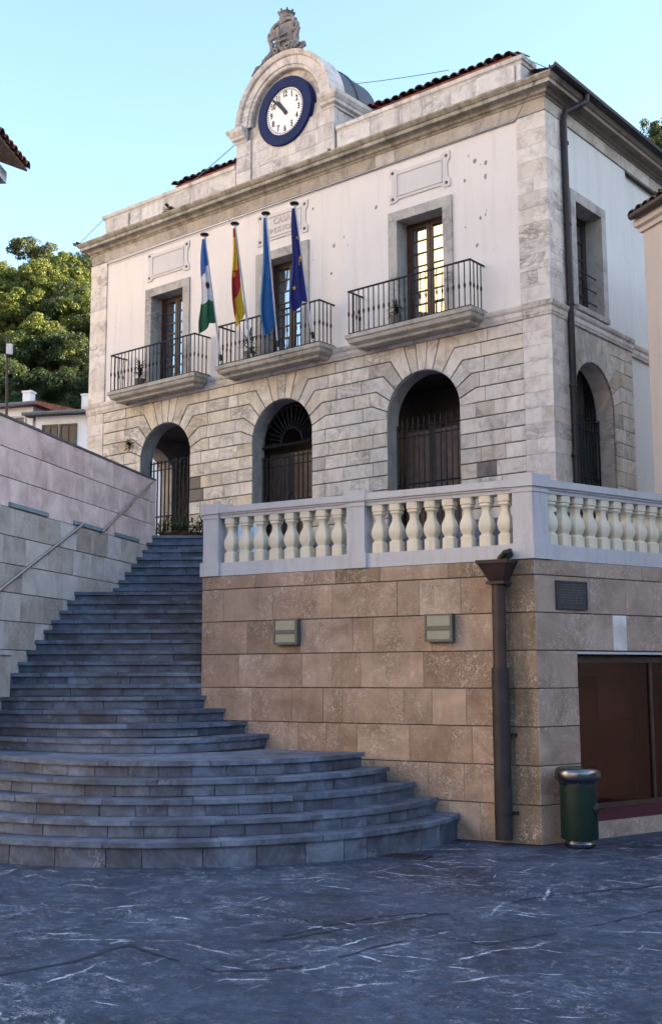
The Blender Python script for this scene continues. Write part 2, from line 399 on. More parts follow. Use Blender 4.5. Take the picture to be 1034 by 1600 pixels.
def paving():
    t = NT('veined_slate_paving'); co = t.coord(False)
    n1 = t.noise(co, .9, 7, .65, .5); n2 = t.noise(co, 5, 6, .7)
    n3 = t.noise(t.scale(co, (1, 1, 1)), 17, 6, .75, .8)
    col = t.ramp(t.math('ADD', t.math('ADD', t.math('MULTIPLY', n1, .40), t.math('MULTIPLY', n2, .28)), t.math('MULTIPLY', n3, .32)), [(.38, (.008,.014,.028)), (.5, (.027,.042,.078)), (.63, (.075,.105,.17))])
    total = None
    for sc, ln, wdt, jit, dens, off in ((1.1, .36, .022, 1.0, .5, 0), (2.0, .40, .040, .9, .34, 7.3), (3.7, .44, .045, 1.0, .22, 15.1), (.6, .40, .012, .7, .5, 31.0)):
        nv = t.n('TexNoise'); t.l(co, nv.inputs['Vector']); nv.inputs['Scale'].default_value = sc*2.2; nv.inputs['Detail'].default_value = 6; nv.inputs['Roughness'].default_value = .65
        sh = t.n('VectorMath', operation='ADD'); t.l(co, sh.inputs[0]); sh.inputs[1].default_value = (off, off*.6, 0)
        dv = t.n('VectorMath', operation='MULTIPLY_ADD'); t.l(nv.outputs['Color'], dv.inputs[0]); k = .3/sc; dv.inputs[1].default_value = (k, k, 0); t.l(sh.outputs[0], dv.inputs[2])
        fl = t.scale(dv.outputs[0], (1, 1, 0))
        v = t.n('TexVoronoi', voronoi_dimensions='2D'); v.inputs['Scale'].default_value = sc; v.inputs['Randomness'].default_value = 1; t.l(fl, v.inputs['Vector'])
        df = t.n('VectorMath', operation='SUBTRACT'); t.l(fl, df.inputs[0]); t.l(v.outputs['Position'], df.inputs[1])
        sx = t.n('SeparateXYZ'); t.l(df.outputs[0], sx.inputs[0])
        cs = t.n('SeparateColor'); t.l(v.outputs['Color'], cs.inputs[0])
        ang = t.math('ADD', t.math('MULTIPLY', t.math('SUBTRACT', cs.outputs[0], .5), 2.6*jit), .75)
        ca, sa = t.math('COSINE', ang), t.math('SINE', ang)
        u = t.math('ADD', t.math('MULTIPLY', sx.outputs[0], ca), t.math('MULTIPLY', sx.outputs[1], sa))
        w = t.math('SUBTRACT', t.math('MULTIPLY', sx.outputs[1], ca), t.math('MULTIPLY', sx.outputs[0], sa))
        lu = t.ramp(t.math('MULTIPLY', t.math('ABSOLUTE', u), sc/ln), [(.45, 1.0), (1.0, 0.0)])
        lw = t.ramp(t.math('MULTIPLY', t.math('ABSOLUTE', w), sc/(wdt)), [(.25, 1.0), (1.0, 0.0)])
        on = t.ramp(cs.outputs[1], [(1-dens, 0.0), (1-dens+.08, 1.0)])
        q = t.math('MULTIPLY', t.math('MULTIPLY', lu, lw), on)
        total = q if total is None else t.math('MAXIMUM', total, q)
    # faint veins that run on
    vv = t.noise(t.scale(co, (1, 1.5, 1)), 1.2, 8, .68, 1.1); va = t.math('ABSOLUTE', t.math('SUBTRACT', vv, .5))
    fv = t.math('MULTIPLY', t.ramp(va, [(0, .7), (.006, .25), (.016, 0.0)]), t.ramp(t.noise(co, 1.0, 3), [(.48, 0.0), (.64, 1.0)]))
    total = t.math('MAXIMUM', total, fv)
    for sc_, wd_, lo, hi in ((2.6, .010, .50, .62), (5.5, .016, .50, .60), (11, .022, .52, .62)):
        vq = t.noise(t.scale(co, (1, 1.25, 1)), sc_, 5, .6, 1.8); aq = t.math('ABSOLUTE', t.math('SUBTRACT', vq, .5))
        total = t.math('MAXIMUM', total, t.math('MULTIPLY', t.ramp(aq, [(0, .8), (wd_, 0.0)]), t.ramp(t.noise(co, sc_*.6, 3, .6), [(lo, 0.0), (hi, .9)])))
    brk = t.math('MULTIPLY', t.ramp(t.noise(co, 7, 6, .75), [(.40, .0), (.56, 1.0)]), t.ramp(t.noise(co, .75, 3, .6), [(.36, .25), (.60, 1.0)]))
    col = t.mix(t.math('MULTIPLY', total, brk), col, (.60,.64,.74))
    h = t.math('ADD', t.noise(co, 26, 5, .7), t.math('MULTIPLY', n2, 2.0))
    return t.fin(col, t.ramp(n2, [(.3, .48), (.7, .7)]), h, .5, .008, .4)
M['paving'] = paving()
M['seam'] = plain('dark_paving_seam', (.020,.026,.042), .7, var=.3)
M['iron'] = plain('black_wrought_iron', (.022,.021,.024), .55, .3, var=.3)
M['brownpipe'] = plain('brown_painted_pipe', (.042,.026,.024), .55, .1, var=.3, sc=4)
M['darkpipe'] = plain('dark_painted_pipe', (.028,.023,.027), .55, .1, var=.3, sc=4)
M['white'] = plain('bluish_white_paint', (.47,.475,.51), .55, var=.05, sc=3)
def paint(name, col, dirt):
    t = NT(name); co = t.coord(False)
    n = t.noise(co, 2.5, 5, .6); w = t.noise(t.scale(co, (6, 6, .9)), 1.5, 7, .75)
    c = t.ramp(n, [(.3, tuple(x*.93 for x in col)), (.7, tuple(x*1.04 for x in col))])
    c = t.mix(t.math('MULTIPLY', t.ramp(w, [(.50, 0.0), (.75, 1.0)]), dirt), c, tuple(x*.45 for x in col))
    sp = t.noise(co, 42, 4, .7)
    c = t.mix(t.math('MULTIPLY', t.ramp(sp, [(.64, 0.0), (.70, 1.0)]), dirt*.8), c, tuple(x*.4 for x in col))
    return t.fin(c, .6, sp, .15, .004, .35)
M['white'] = paint('bluish_white_paint', (.48,.485,.525), .45)
M['balu'] = paint('cream_paint', (.68,.625,.51), .35)
M['wood'] = plain('brown_varnished_wood', (.048,.019,.014), .45, var=.3, sc=8)
M['darkwood'] = plain('dark_wood', (.06,.035,.028), .5, var=.3, sc=8)
M['redframe'] = plain('red_brown_frame', (.075,.018,.026), .45, var=.15)
M['zinc'] = plain('lead_sheet', (.05,.06,.085), .55, .1, var=.25, sc=2)
M['steel'] = plain('brushed_steel', (.48,.47,.46), .28, 1.0, var=.12, sc=20)
M['chrome'] = plain('dented_dark_chrome', (.17,.17,.185), .27, 1.0, var=.15, sc=9)
M['green'] = plain('dark_green_paint', (.003,.019,.014), .42, var=.2)
M['plaque'] = plain('dark_bronze_plaque', (.05,.052,.062), .5, .2, var=.3, sc=30)
M['bronze'] = plain('plaque_lettering', (.095,.097,.105), .5, .2)
M['lamphouse'] = plain('grey_lamp_housing', (.10,.11,.11), .5, .3)
M['lampglass'] = plain('frosted_lamp_glass', (.26,.27,.215), .35, var=.04)
M['stripglass'] = plain('blue_grey_light_strip', (.17,.26,.31), .25, var=.15)
M['tile'] = plain('red_clay_tile', (.24,.075,.045), .8, var=.5, sc=5)
M['oldtile'] = plain('lichened_clay_tile', (.10,.055,.045), .85, var=.6, sc=6)
M['dialwhite'] = plain('white_clock_dial', (.80,.80,.82), .4, var=.02)
M['clockblue'] = plain('blue_clock_ring', (.003,.012,.075), .6, 0, .2, var=.2)
M['black'] = plain('black_paint', (.012,.012,.016), .5)
M['arcdoor'] = plain('dull_brown_door', (.17,.125,.11), .7, var=.25)
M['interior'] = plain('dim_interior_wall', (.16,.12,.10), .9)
M['pale_int'] = plain('pale_interior_wall', (.50,.40,.40), .9)
M['orange_door'] = plain('orange_brown_door', (.24,.048,.032), .5)
M['housewhite'] = plaster('white_house_plaster', (.68,.73,.82), False)
M['housecream'] = plaster('cream_house_plaster', (.58,.49,.43), False)
M['houseyellow'] = plaster('yellow_house_plaster', (.80,.68,.40), False)
M['ledge'] = plain('lead_capping', (.085,.09,.105), .6)
M['terracotta'] = plain('terracotta_trough', (.13,.05,.03), .8)
M['plastic'] = plain('white_plastic', (.62,.68,.76), .4, var=.03)
M['bark'] = plain('tree_bark', (.07,.05,.035), .9)
M['cable'] = plain('grey_cable', (.12,.14,.15), .6)
M['soil'] = plain('wooded_ground', (.035,.045,.018), .95, var=.5, sc=.6)
M['ochre'] = plain('warm_bounce_slope', (.68,.52,.37), .95, var=.3, sc=.08)  # unseen slope, coloured pale and warm to bounce sunlight onto the facade
M['blue'] = plain('blue_flag_cloth', (.018,.085,.30), .8)
M['navy'] = plain('navy_flag_cloth', (.007,.013,.125), .8)
M['cyan'] = plain('sky_blue_flag_cloth', (.012,.095,.27), .8)
M['cwhite'] = plain('white_flag_cloth', (.55,.54,.57), .8)
M['cgreen'] = plain('green_flag_cloth', (.012,.09,.04), .8)
M['cred'] = plain('red_flag_cloth', (.32,.012,.014), .8)
M['cyellow'] = plain('yellow_flag_cloth', (.55,.33,.015), .8)
M['flowerwhite'] = plain('white_petals', (.75,.72,.70), .7)

def leafmat(name, a, b):
    t = NT(name); co = t.coord()
    n = t.noise(co, .35, 4, .6); 
    hs = t.ramp(t.math('ADD', t.math('MULTIPLY', n, .7), t.math('MULTIPLY', t.rand(), .3)), [(.3, a), (.7, b)])
    t.fin(hs, .6, spec=.25)
    tr = t.n('BsdfTranslucent'); t.l(t.mix(.5, hs, (.12,.14,.02)), tr.inputs[0])
    mx = t.n('MixShader'); mx.inputs[0].default_value = .28
    out = t.t.nodes['Material Output']
    t.l(t.b.outputs[0], mx.inputs[1]); t.l(tr.outputs[0], mx.inputs[2]); t.l(mx.outputs[0], out.inputs[0])
    return t.m
M['leaf'] = leafmat('yellow_green_leaves', (.040,.068,.016), (.105,.128,.030))
M['leafdark'] = leafmat('dark_or_shaded_leaves', (.010,.026,.014), (.028,.050,.022))  # darker leaf; on low hill rows its colour carries the hillside's shade
M['pine'] = leafmat('pine_needles', (.018,.032,.018), (.045,.06,.03))
M['herb'] = leafmat('pot_plant_leaves', (.020,.040,.015), (.06,.085,.03))

def glass(name, col, ior=1.9, rough=.02, ton=0.0):
    t = NT(name); b = t.b
    b.inputs['Base Color'].default_value = (*col, 1); b.inputs['Roughness'].default_value = rough
    b.inputs['IOR'].default_value = ior; b.inputs['Specular IOR Level'].default_value = .5
    co = t.coord(); n = t.noise(co, .8, 2)
    q = t.n('Bump'); q.inputs['Strength'].default_value = .05; q.inputs['Distance'].default_value = .01
    t.l(n, q.inputs['Height']); t.l(q.outputs[0], b.inputs['Normal'])
    return t.m
M['glass'] = glass('window_glass', (.012,.013,.016), 4.0)
M['darkpane'] = plain('dark_window_pane', (.02,.025,.035), .35)
def clear_glass():
    t = NT('tinted_shop_glass'); tr = t.n('BsdfTransparent'); tr.inputs[0].default_value = (.62,.44,.44,1)
    gl = t.n('BsdfGlossy'); gl.inputs['Roughness'].default_value = .02
    mx = t.n('MixShader'); mx.inputs[0].default_value = .05; t.l(tr.outputs[0], mx.inputs[1]); t.l(gl.outputs[0], mx.inputs[2])
    t.l(mx.outputs[0], t.t.nodes['Material Output'].inputs[0]); return t.m
M['shopglass'] = clear_glass()

UX, UY, UZ = Vector((1,0,0)), Vector((0,1,0)), Vector((0,0,1))

# ================================================================== SETTING: ground, hills
def shared(name, mb_fn, mat, smooth=False):
    """mesh datablock around the origin for copies"""
    mb = MB(); mb_fn(mb)
    me = bpy.data.meshes.new(name); me.from_pydata(mb.v, [], mb.f)
    for q in (mat if isinstance(mat, (list, tuple)) else [mat]): me.materials.append(q)
    if isinstance(mat, (list, tuple)): me.polygons.foreach_set('material_index', mb.m)
    if smooth:
        me.polygons.foreach_set('use_smooth', [True]*len(me.polygons))
        if smooth != True: me.set_sharp_from_angle(angle=R(smooth))
    me.update(); return me
def inst(name, me, parent, loc, rotz=0.0, scale=None):
    o = bpy.data.objects.new(name, me); COL.objects.link(o)
    if parent is not None:
        o.parent = parent; o.location = Vector(loc)-Vector(parent['_w'])
    else: o.location = loc
    o['_w'] = tuple(loc); o.rotation_euler = (0, 0, rotz)
    if scale: o.scale = scale
    return o

def gz(x, y):
    """the paving rises a few centimetres towards the middle of the steps"""
    l = (x-CAM.x)*RT.x+(y-CAM.y)*RT.y; t = min(1, max(0, (1.9-l)/3.6)); return .055*t*t*(3-2*t)
mb = MB(); gl = [-70, -50, -35, -25, -18, -12, -8]+[-6+.5*i for i in range(33)]+[13, 18, 25, 35, 50, 70]; n = len(gl)-1
for gy in gl:
    for gx in gl:
        x, y = CAM.x-2+gx, CAM.y+6+gy; mb.v.append((x, y, gz(x, y)))
for j in range(n):
    for i in range(n): mb.f.append([j*(n+1)+i, j*(n+1)+i+1, (j+1)*(n+1)+i+1, (j+1)*(n+1)+i]); mb.m.append(0)
struct(mb.build('plaza_paving', M['paving'], smooth=True))
# dark seams between the big paving fields
def seam(pts, w, sd):
    P = [Vector((*p, 0)) for p in pts]; Q = []
    for p, q in zip(P, P[1:]):
        n_ = max(2, int((q-p).length/.045)); Q += [p.lerp(q, i/n_) for i in range(n_)]
    Q.append(P[-1]); k = len(Q); mb = MB(); run = []
    for i, p in enumerate(Q):
        t = (Q[min(i+1, k-1)]-Q[max(i-1, 0)]).normalized(); nn = Vector((-t.y, t.x, 0))
        f = lambda sc, o: noise.noise(Vector((p.x*sc, p.y*sc, sd+o)))
        c = p+nn*(.07*f(1.3, 0)+.03*f(5, 3)); wa = w*(.5+1.3*f(2.2, 7)+1.0*f(9, 11)); wb = w*(.5+1.3*f(2.0, 17)+1.0*f(8, 21))
        wa = max(.004, wa); wb = max(.004, wb)
        run.append((c+nn*wa, c-nn*wb))
    mb.add([(q.x, q.y, gz(q.x, q.y)+.004) for r_ in run for q in r_], [(2*i, 2*i+1, 2*i+3, 2*i+2) for i in range(k-1) if noise.noise(Vector((run[i][0].x*1.7, run[i][0].y*1.7, sd+40))) > -.28])
    return mb
SEAMS = (([(3.06,-13.65),(3.06,-13.45),(3.19,-13.04),(3.11,-12.41),(3.51,-11.96),(3.82,-11.46),(3.96,-10.8),(4.07,-10.26),(4.26,-9.39),(4.48,-8.55),(4.75,-7.95),(5.3,-7.0)], .030, 1.3),
    ([(3.08,-12.38),(3.63,-12.51),(4.12,-12.5),(4.33,-12.23),(4.42,-11.94),(4.47,-11.45),(4.49,-10.85),(4.69,-10.63),(5.03,-10.63),(5.21,-10.0),(5.37,-9.23),(5.6,-7.9)], .022, 5.1),
    ([(3.45,-11.49),(3.74,-11.45),(3.76,-10.87),(3.93,-10.06),(4.15,-9.82)], .024, 9.2))
for pts, w, sd in SEAMS:
    struct(seam(pts, w, sd).build('paving_seam', M['seam']))

def hill_h(l, d):
    r = math.hypot(l, d-20); az = math.degrees(math.atan2(l, d))
    pts = [(-180, 36), (-160, 46), (-125, 48), (-110, 32), (-80, 24), (-45, 28), (-22, 43), (-16, 45.5), (-13.5, 48.5), (-11, 45.5), (5, 48), (12, 56), (17, 69), (24, 74), (40, 62), (106, 60), (120, 30), (137, 20), (160, 22), (180, 36)]  # heights out of view shaped for light: left slope bounces, right ridge shades
    for (a0, h0), (a1, h1) in zip(pts, pts[1:]):
        if a0 <= az <= a1: H = h0+(h1-h0)*(az-a0)/(a1-a0); break
    r0 = 44; r1 = 112 if -60 < az < 10 else 130
    s = min(1, max(0, (r-r0)/(r1-r0))); s = s*s*(3-2*s)*.55+s*.45
    if r > r1: s = max(.55, 1-(r-r1)/260)
    return H*s + (1.6*noise.noise(Vector((l*.06, d*.06, 0)))+ .8*noise.noise(Vector((l*.2, d*.2, 4))))*min(1, s*4) - .3
mb = MB(); NA, NR = 144, 34
for j in range(NR+1):
    r = 40+210*(j/NR)**1.15
    for i in range(NA):
        a = 2*math.pi*i/NA; l, d = r*math.sin(a), 20+r*math.cos(a)
        p = S(l, d); mb.v.append((p.x, p.y, hill_h(l, d)))
for j in range(NR):
    for i in range(NA):
        q = (j*NA+i, j*NA+(i+1) % NA, (j+1)*NA+(i+1) % NA, (j+1)*NA+i)
        a = (360*(i+.5)/NA+180) % 360-180
        mb.f.append(q[::-1]); mb.m.append(1 if -165 < a < -50 else 0)  # left sector is the added bounce slope, out of view
struct(mb.build('hills', [M['soil'], M['ochre']], smooth=True))

# ================================================================== STONE STAIRS
TA = Vector((2.8657, -5.9374, 0)); TL = Vector((-2.04, -6.69, 0))
TD = (TA-TL).normalized(); TN = Vector((TD.y, -TD.x, 0))          # along the terrace front, and out of it
RD = Vector((math.cos(R(74.5)), math.sin(R(74.5)), 0)); RN = Vector((RD.y, -RD.x, 0))
stairs = struct(bpy.data.objects.new('stone_stairs', None)); COL.objects.link(stairs)
stairs.location = S(-3, 15); stairs['_w'] = tuple(S(-3, 15))
ZS = {1: .31, 2: .49, 3: .67, 4: .85, 5: 1.03, 6: 1.197, 7: 1.363, 8: 1.53, 9: 1.70}
for k in range(10, 28): ZS[k] = 1.70+.1625*(k-9)
ZS[0] = 0
def catmull(pts, k=14):
    P = [Vector(p) for p in pts]; P = [2*P[0]-P[1]]+P+[2*P[-1]-P[-2]]; out = []
    for i in range(1, len(P)-2):
        for j in range(k):
            t = j/k
            out.append(.5*((2*P[i])+(P[i+1]-P[i-1])*t+(2*P[i-1]-5*P[i]+4*P[i+1]-P[i+2])*t*t+(3*P[i]-P[i-1]-3*P[i+1]+P[i+2])*t**3))
    return out+[P[-2]]
def lip(k):
    if k <= 5:
        Rk = 3.72-(k-1)*.2925; e = 164-(k-1)*2.3
        return [Vector((-4.2-Rk*.62+.55, 16.6))]*0+[Vector((-1.9-Rk*math.cos(R(p)), 15.74-Rk*math.sin(R(p)))) for p in [2+(e-2)*i/44 for i in range(45)]]
    if k <= 9:
        i = k-6
        rt_ = [(-.80, 15.86), (-1.10, 16.04), (-1.40, 16.22), (-1.70, 16.36)][i]
        md = [(-2.3, 14.45), (-2.55, 14.95), (-2.8, 15.42), (-3.0, 15.82)][i]
        m1 = [(-1.45, 14.86), (-1.75, 15.24), (-2.05, 15.6), (-2.3, 15.96)][i]
        m2 = [(-3.4, 14.75), (-3.6, 15.18), (-3.8, 15.58), (-3.95, 15.94)][i]
        lf = [(-4.9, 15.75), (-4.95, 15.95), (-4.95, 16.1), (-4.95, 16.25)][i]
        return [Vector(p) for p in catmull([lf, m2, md, m1, rt_])]
    d = 16.15+.25*(k-9)+(1.2 if k >= 20 else 0)
    return [Vector((-5.3, d)), Vector((-1.74, d))]
def resample(P, step=.1):
    out = [P[0]]; 
    for a, b in zip(P, P[1:]):
        L = (b-a).length; n = max(1, int(L/step+.5))
        for i in range(1, n+1): out.append(a.lerp(b, i/n))
    return out
def offs(P, o):
    out = []
    for i, p in enumerate(P):
        t = (P[min(i+1, len(P)-1)]-P[max(i-1, 0)]).normalized(); out.append(p+Vector((-t.y, t.x))*o)
    return out
def arclen(P):
    s = [0]
    for a, b in zip(P, P[1:]): s.append(s[-1]+(b-a).length)
    return s
def sub(P, s, a, b):
    def at(x):
        for i in range(len(s)-1):
            if s[i] <= x <= s[i+1]+1e-9: return P[i].lerp(P[i+1], (x-s[i])/max(1e-9, s[i+1]-s[i]))
        return P[-1]
    return [at(a)]+[P[i] for i in range(len(P)) if a+.02 < s[i] < b-.02]+[at(b)]
def strip_solid(mb, A, B, z0, z1, dz=0):
    """solid between front line A and back line B (same count), z0..z1"""
    n = len(A)
    vs = [S(p.x, p.y, z0) for p in A]+[S(p.x, p.y, z0) for p in B]+[S(p.x, p.y, z1+dz) for p in A]+[S(p.x, p.y, z1+dz) for p in B]
    fs = []
    for i in range(n-1):
        fs += [(i, i+1, 2*n+i+1, 2*n+i), (2*n+i, 2*n+i+1, 3*n+i+1, 3*n+i), (n+i+1, n+i, 3*n+i, 3*n+i+1), (i+1, i, n+i, n+i+1)]
    fs += [(0, 2*n, 3*n, n), (n-1, 2*n-1, 4*n-1, 3*n-1)]
    mb.add(vs, fs)
core = MB()
for k in range(1, 28):
    P = resample(lip(k)); sl = arclen(P); L = sl[-1]
    depth = {5: 1.5, 19: 1.5, 27: .5}.get(k, .42 if k < 9 else .31)
    th = .055
    zb, zt = ZS[k-1], ZS[k]
    pr_ = 0 if k > 5 else (k*.37) % .3
    s0 = -pr_
    while s0 < L-.02:                                            # tread slabs
        w = rnd.uniform(1.05, 1.5) if k <= 9 else rnd.uniform(.9, 1.9)
        if k <= 5: w = rnd.uniform(.95, 1.25)
        a, b = max(0, s0+.0035), min(L, s0+w-.0035)
        if b-a > .12:
            A = offs(sub(P, sl, a, b), rnd.uniform(-.007, .007)); A = [q+Vector((0, rnd.uniform(-.006, .006))) for q in A]; B = offs(A, depth) if k > 5 else [q+(Vector((-1.9, 15.74))-q).normalized()*depth for q in A]
            mb = MB(); strip_solid(mb, A, B, zt-th, zt, rnd.uniform(-.006, .004)); mb.build('tread_slab', M['tread'], stairs)
        s0 += w
    Pr = offs(P, .042); sr = arclen(Pr); Lr = sr[-1]; s0 = -rnd.uniform(0, .4)
    while s0 < Lr-.02:                                           # riser blocks
        w = (rnd.uniform(.34, .42) if k > 1 else rnd.uniform(.30, .62)) if (k <= 5) else rnd.uniform(.6, 1.25)
        a, b = max(0, s0+.004), min(Lr, s0+w-.004)
        if b-a > .05:
            A = sub(Pr, sr, a, b); o = rnd.uniform(-.004, .004); A = offs(A, o) if len(A) > 1 else A
            mb = MB(); strip_solid(mb, A, offs(A, .1), zb+.003, zt-th-.004); mb.build('riser_block', M['riser'], stairs)
        s0 += w
    Pc = offs(P, .075)
    if k <= 5: B = [Vector((-1.9, 15.74)) for q in Pc]; strip_solid(core, Pc, [q.lerp(Vector((-1.9, 15.9)), .85) for q in Pc], 0, zt-th-.006)
    elif k <= 9: strip_solid(core, Pc, [Vector((q.x, 17.5)) for q in Pc], 0, zt-th-.006)
    else: strip_solid(core, Pc, [Vector((q.x, 22.6)) for q in Pc], ZS[k-1]-.2, zt-th-.006)
core.build('stair_core', M['mortar'], stairs)

# ------------------------------------------------------------------ platform, terrace floor, upper street
def flat(name, pts, z0, z1, mat):
    mb = MB(); k = len(pts)
    tris = tessellate_polygon([[Vector((p.x, p.y, 0)) for p in pts]])
    mb.add([(p.x, p.y, z0) for p in pts]+[(p.x, p.y, z1) for p in pts], [tuple(i+k for i in t) for t in tris]+[(i, (i+1) % k, k+(i+1) % k, k+i) for i in range(k)])
    return struct(mb.build(name, mat))
flat('landing', [S(-3.6, 22.3), S(-1.75, 22.3), Vector((-3.2, -1.5, 0)), Vector((.9, -1.5, 0)), Vector((.9, 3.4, 0)), Vector((-13.04, 3.4, 0)), Vector((-13.04, -2.5, 0))], 3.2, 4.6, M['riser'])
TFAR = TA+RD*6.4
flat('terrace_floor', [TL+TD*.1-TN*.1, TA-TN*.1-RN*.1, TFAR-RN*.1, Vector((.9, 2.5, 0)), Vector((.9, -1.45, 0)), Vector((-3.2, -1.45, 0)), S(-1.7, 22.2)], 3.0, 3.42, M['riser'])
for i in range(4):                                                # steps from the terrace up to the arcade
    mb = MB(); mb.box((-3.2+.0, -1.5-.3*(4-i)+.002*i, 3.42), (.88-.002*i, -1.5-.004, 3.42+.236*(i+1)))
    struct(mb.build('arcade_step', M['riser']))
flat('upper_street', [S(-3.8, 22.3), S(-5.6, 14.5), S(-14, 14.5), S(-30, 40), Vector((-24, 6, 0)), Vector((-13.1, 6, 0)), Vector((-13.1, -2.5, 0))], 0, 4.45, M['riser'])

# ================================================================== TERRACE WALL
tw = thing('terrace_wall', 'tall brown travertine-clad retaining wall beneath the white balustrade', 'wall', TA)
mb = MB(); T0 = .03
lw = S(-1.80, 23)
pts = [TL-TN*T0+TD*.03, TA-TN*T0-RN*T0*0-TD*.03, TFAR-RN*T0]
mb2 = MB()
def wallbox(mb, A, B, n, z0, z1, t):
    A, B = Vector(A), Vector(B)
    q = [A, B, B-n*t, A-n*t]
    mb.add([(p.x, p.y, z0) for p in q]+[(p.x, p.y, z1) for p in q], [(0,1,5,4),(1,2,6,5),(2,3,7,6),(3,0,4,7),(4,5,6,7)])
wallbox(mb, TL+TD*.035-TN*T0, TA-TD*.035-TN*T0, TN, 0, 3.36, .4)
# right wall backing with the shop-window opening (t .71..3.3, z 0..2.235)
O = TA-RN*T0+RD*.03
wall_holes(mb, 0, 6.3, 0, 3.36, [(.68, .0, 3.3, 2.235)], O, RD, UZ, -RN, .35)
SL = Vector((FH.x, FH.y, 0)); SLn = -RT
wallbox(mb, TL+SLn*(-.03)+SL*6.6, TL+SLn*(-.03)+SL*.05, SLn, 0, 3.36, .3)
mb.build('wall_core', M['mortar'], tw)
H = .4534
def mat_front(c, k, a):
    if -.62 < a < 0: return M['trav_dark'] if k >= 4 and a > -.5 else (M['trav'] if rnd.random() < .5 else M['trav_dark'])
    return M['trav_dark'] if (rnd.random() < .035) else M['trav']
LT = (TA-TL).length
def courses_front():
    for k in range(8):
        z0 = k*H; z1 = (k+1)*H if k < 7 else 3.365
        a = -LT; xs = [a]
        while xs[-1] < -.3:
            xs.append(xs[-1]+rnd.choice([rnd.uniform(.55, 1.05), rnd.uniform(.7, .95), rnd.uniform(.28, .5)]))
        xs = [x for x in xs if x < -.62]+[-.55, -.3+.04*(k % 2)*0, 0] if k >= 1 else [x for x in xs if x < -.5]+[-.3, 0]
        for i in range(len(xs)-1):
            if xs[i+1]-xs[i] < .08: continue
            mb = MB(); t = T0+rnd.uniform(-.0015, .0025)
            mb.slab(rect(xs[i], z0, xs[i+1], z1), TA-TN*T0, TD, UZ, TN, t, .004, gap=(.0012, .0055))
            mb.build('stone_panel', mat_front(0, k, (xs[i]+xs[i+1])/2), tw)
courses_front()
for k in range(8):
    z0 = k*H; z1 = (k+1)*H if k < 7 else 3.365
    xs = [0.0]
    while xs[-1] < 6.2: xs.append(xs[-1]+rnd.uniform(.75, 1.3))
    if k < 5: xs = [0, .70, 3.3, 4.2, 5.1, 6.2]
    if k == 5: xs = [0, 1.36, 1.62, 2.6, 3.5, 4.4, 5.5, 6.2]
    if k == 6: xs = [0, .95, 1.62, 2.5, 3.5, 4.6, 6.2]
    for i in range(len(xs)-1):
        if k < 5 and i == 1: continue
        mb = MB()
        mb.slab(rect(xs[i], z0, xs[i+1], z1), TA-RN*T0, RD, UZ, RN, T0+rnd.uniform(-.0015, .0025), .004, gap=(.0012, .0055))
        mb.build('stone_panel', M['trav_grey'] if (k == 5 and i == 1) else M['trav_r'], tw)
# side towards the stairs
for k in range(8):
    z0 = k*H; z1 = (k+1)*H if k < 7 else 3.365
    xs = [0.0]
    while xs[-1] < 6.4: xs.append(xs[-1]+rnd.uniform(.7, 1.2))
    for i in range(len(xs)-1):
        mb = MB(); mb.slab(rect(xs[i], z0, xs[i+1], z1), TL-SLn*T0, SL, UZ, SLn, T0, .004, gap=(.0012, .0055))
        mb.build('stone_panel', M['trav'], tw)

# ------------------------------------------------------------------ shop window in the terrace wall
sw = thing('shop_window', 'dark red-brown framed shop window set into the right flank of the terrace wall', 'shop window', TA+RD*2)
def RP(a, h, z): return TA+RD*a+RN*h+UZ*z
def rbox(mb, a0, a1, h0, h1, z0, z1):
    mb.add([RP(a0,h0,z0),RP(a1,h0,z0),RP(a1,h1,z0),RP(a0,h1,z0),RP(a0,h0,z1),RP(a1,h0,z1),RP(a1,h1,z1),RP(a0,h1,z1)],
           [(3,2,1,0),(4,5,6,7),(0,1,5,4),(1,2,6,5),(2,3,7,6),(3,0,4,7)])
mb = MB(); rbox(mb, .72, 3.28, -.16, -.11, .34, .40); rbox(mb, .72, 3.28, -.16, -.11, 2.12, 2.20)
for a in (.72, 2.15, 3.24): rbox(mb, a, a+.05, -.159, -.109, .40, 2.12)
mb.build('frame', M['darkwood'], sw)
mb = MB(); rbox(mb, .70, 3.30, -.22, -.03, .20, .34); mb.build('sill', M['redframe'], sw)
mb = MB(); rbox(mb, .70, 3.30, -.25, -.004, 0, .20); mb.build('plinth_stone', M['trav_r'], sw)
mb = MB(); rbox(mb, .70, 3.30, -.05, .002, 2.225, 2.255); mb.build('lintel_trim', M['white'], sw)
for a0, a1 in ((.77, 2.15), (2.20, 3.24)):
    mb = MB(); rbox(mb, a0, a1, -.14, -.132, .40, 2.12); mb.build('pane', M['shopglass'], sw)
mb = MB(); rbox(mb, .3, 3.6, -1.15, -1.10, 1.35, 2.6); rbox(mb, .3, .35, -1.7, -.2, 0, 2.6); rbox(mb, 3.55, 3.6, -1.7, -.2, 0, 2.6); mb.build('back_wall', M['pale_int'], sw)
mb = MB(); rbox(mb, .3, 3.6, -1.14, -1.08, 0, 1.35); rbox(mb, .3, 3.6, -1.7, -.2, .02, .06); mb.build('wainscot', M['orange_door'], sw)
mb = MB(); rbox(mb, .3, 3.6, -1.75, -.3, 2.55, 2.6); mb.build('ceiling', M['interior'], sw)
mb = MB(); rbox(mb, 1.35, 2.15, -1.06, -1.0, .1, 1.95); mb.build('inner_door', M['orange_door'], sw)
mb = MB(); rbox(mb, 2.85, 3.1, -1.0, -.7, .1, 2.5); mb.build('pillar', M['orange_door'], sw)

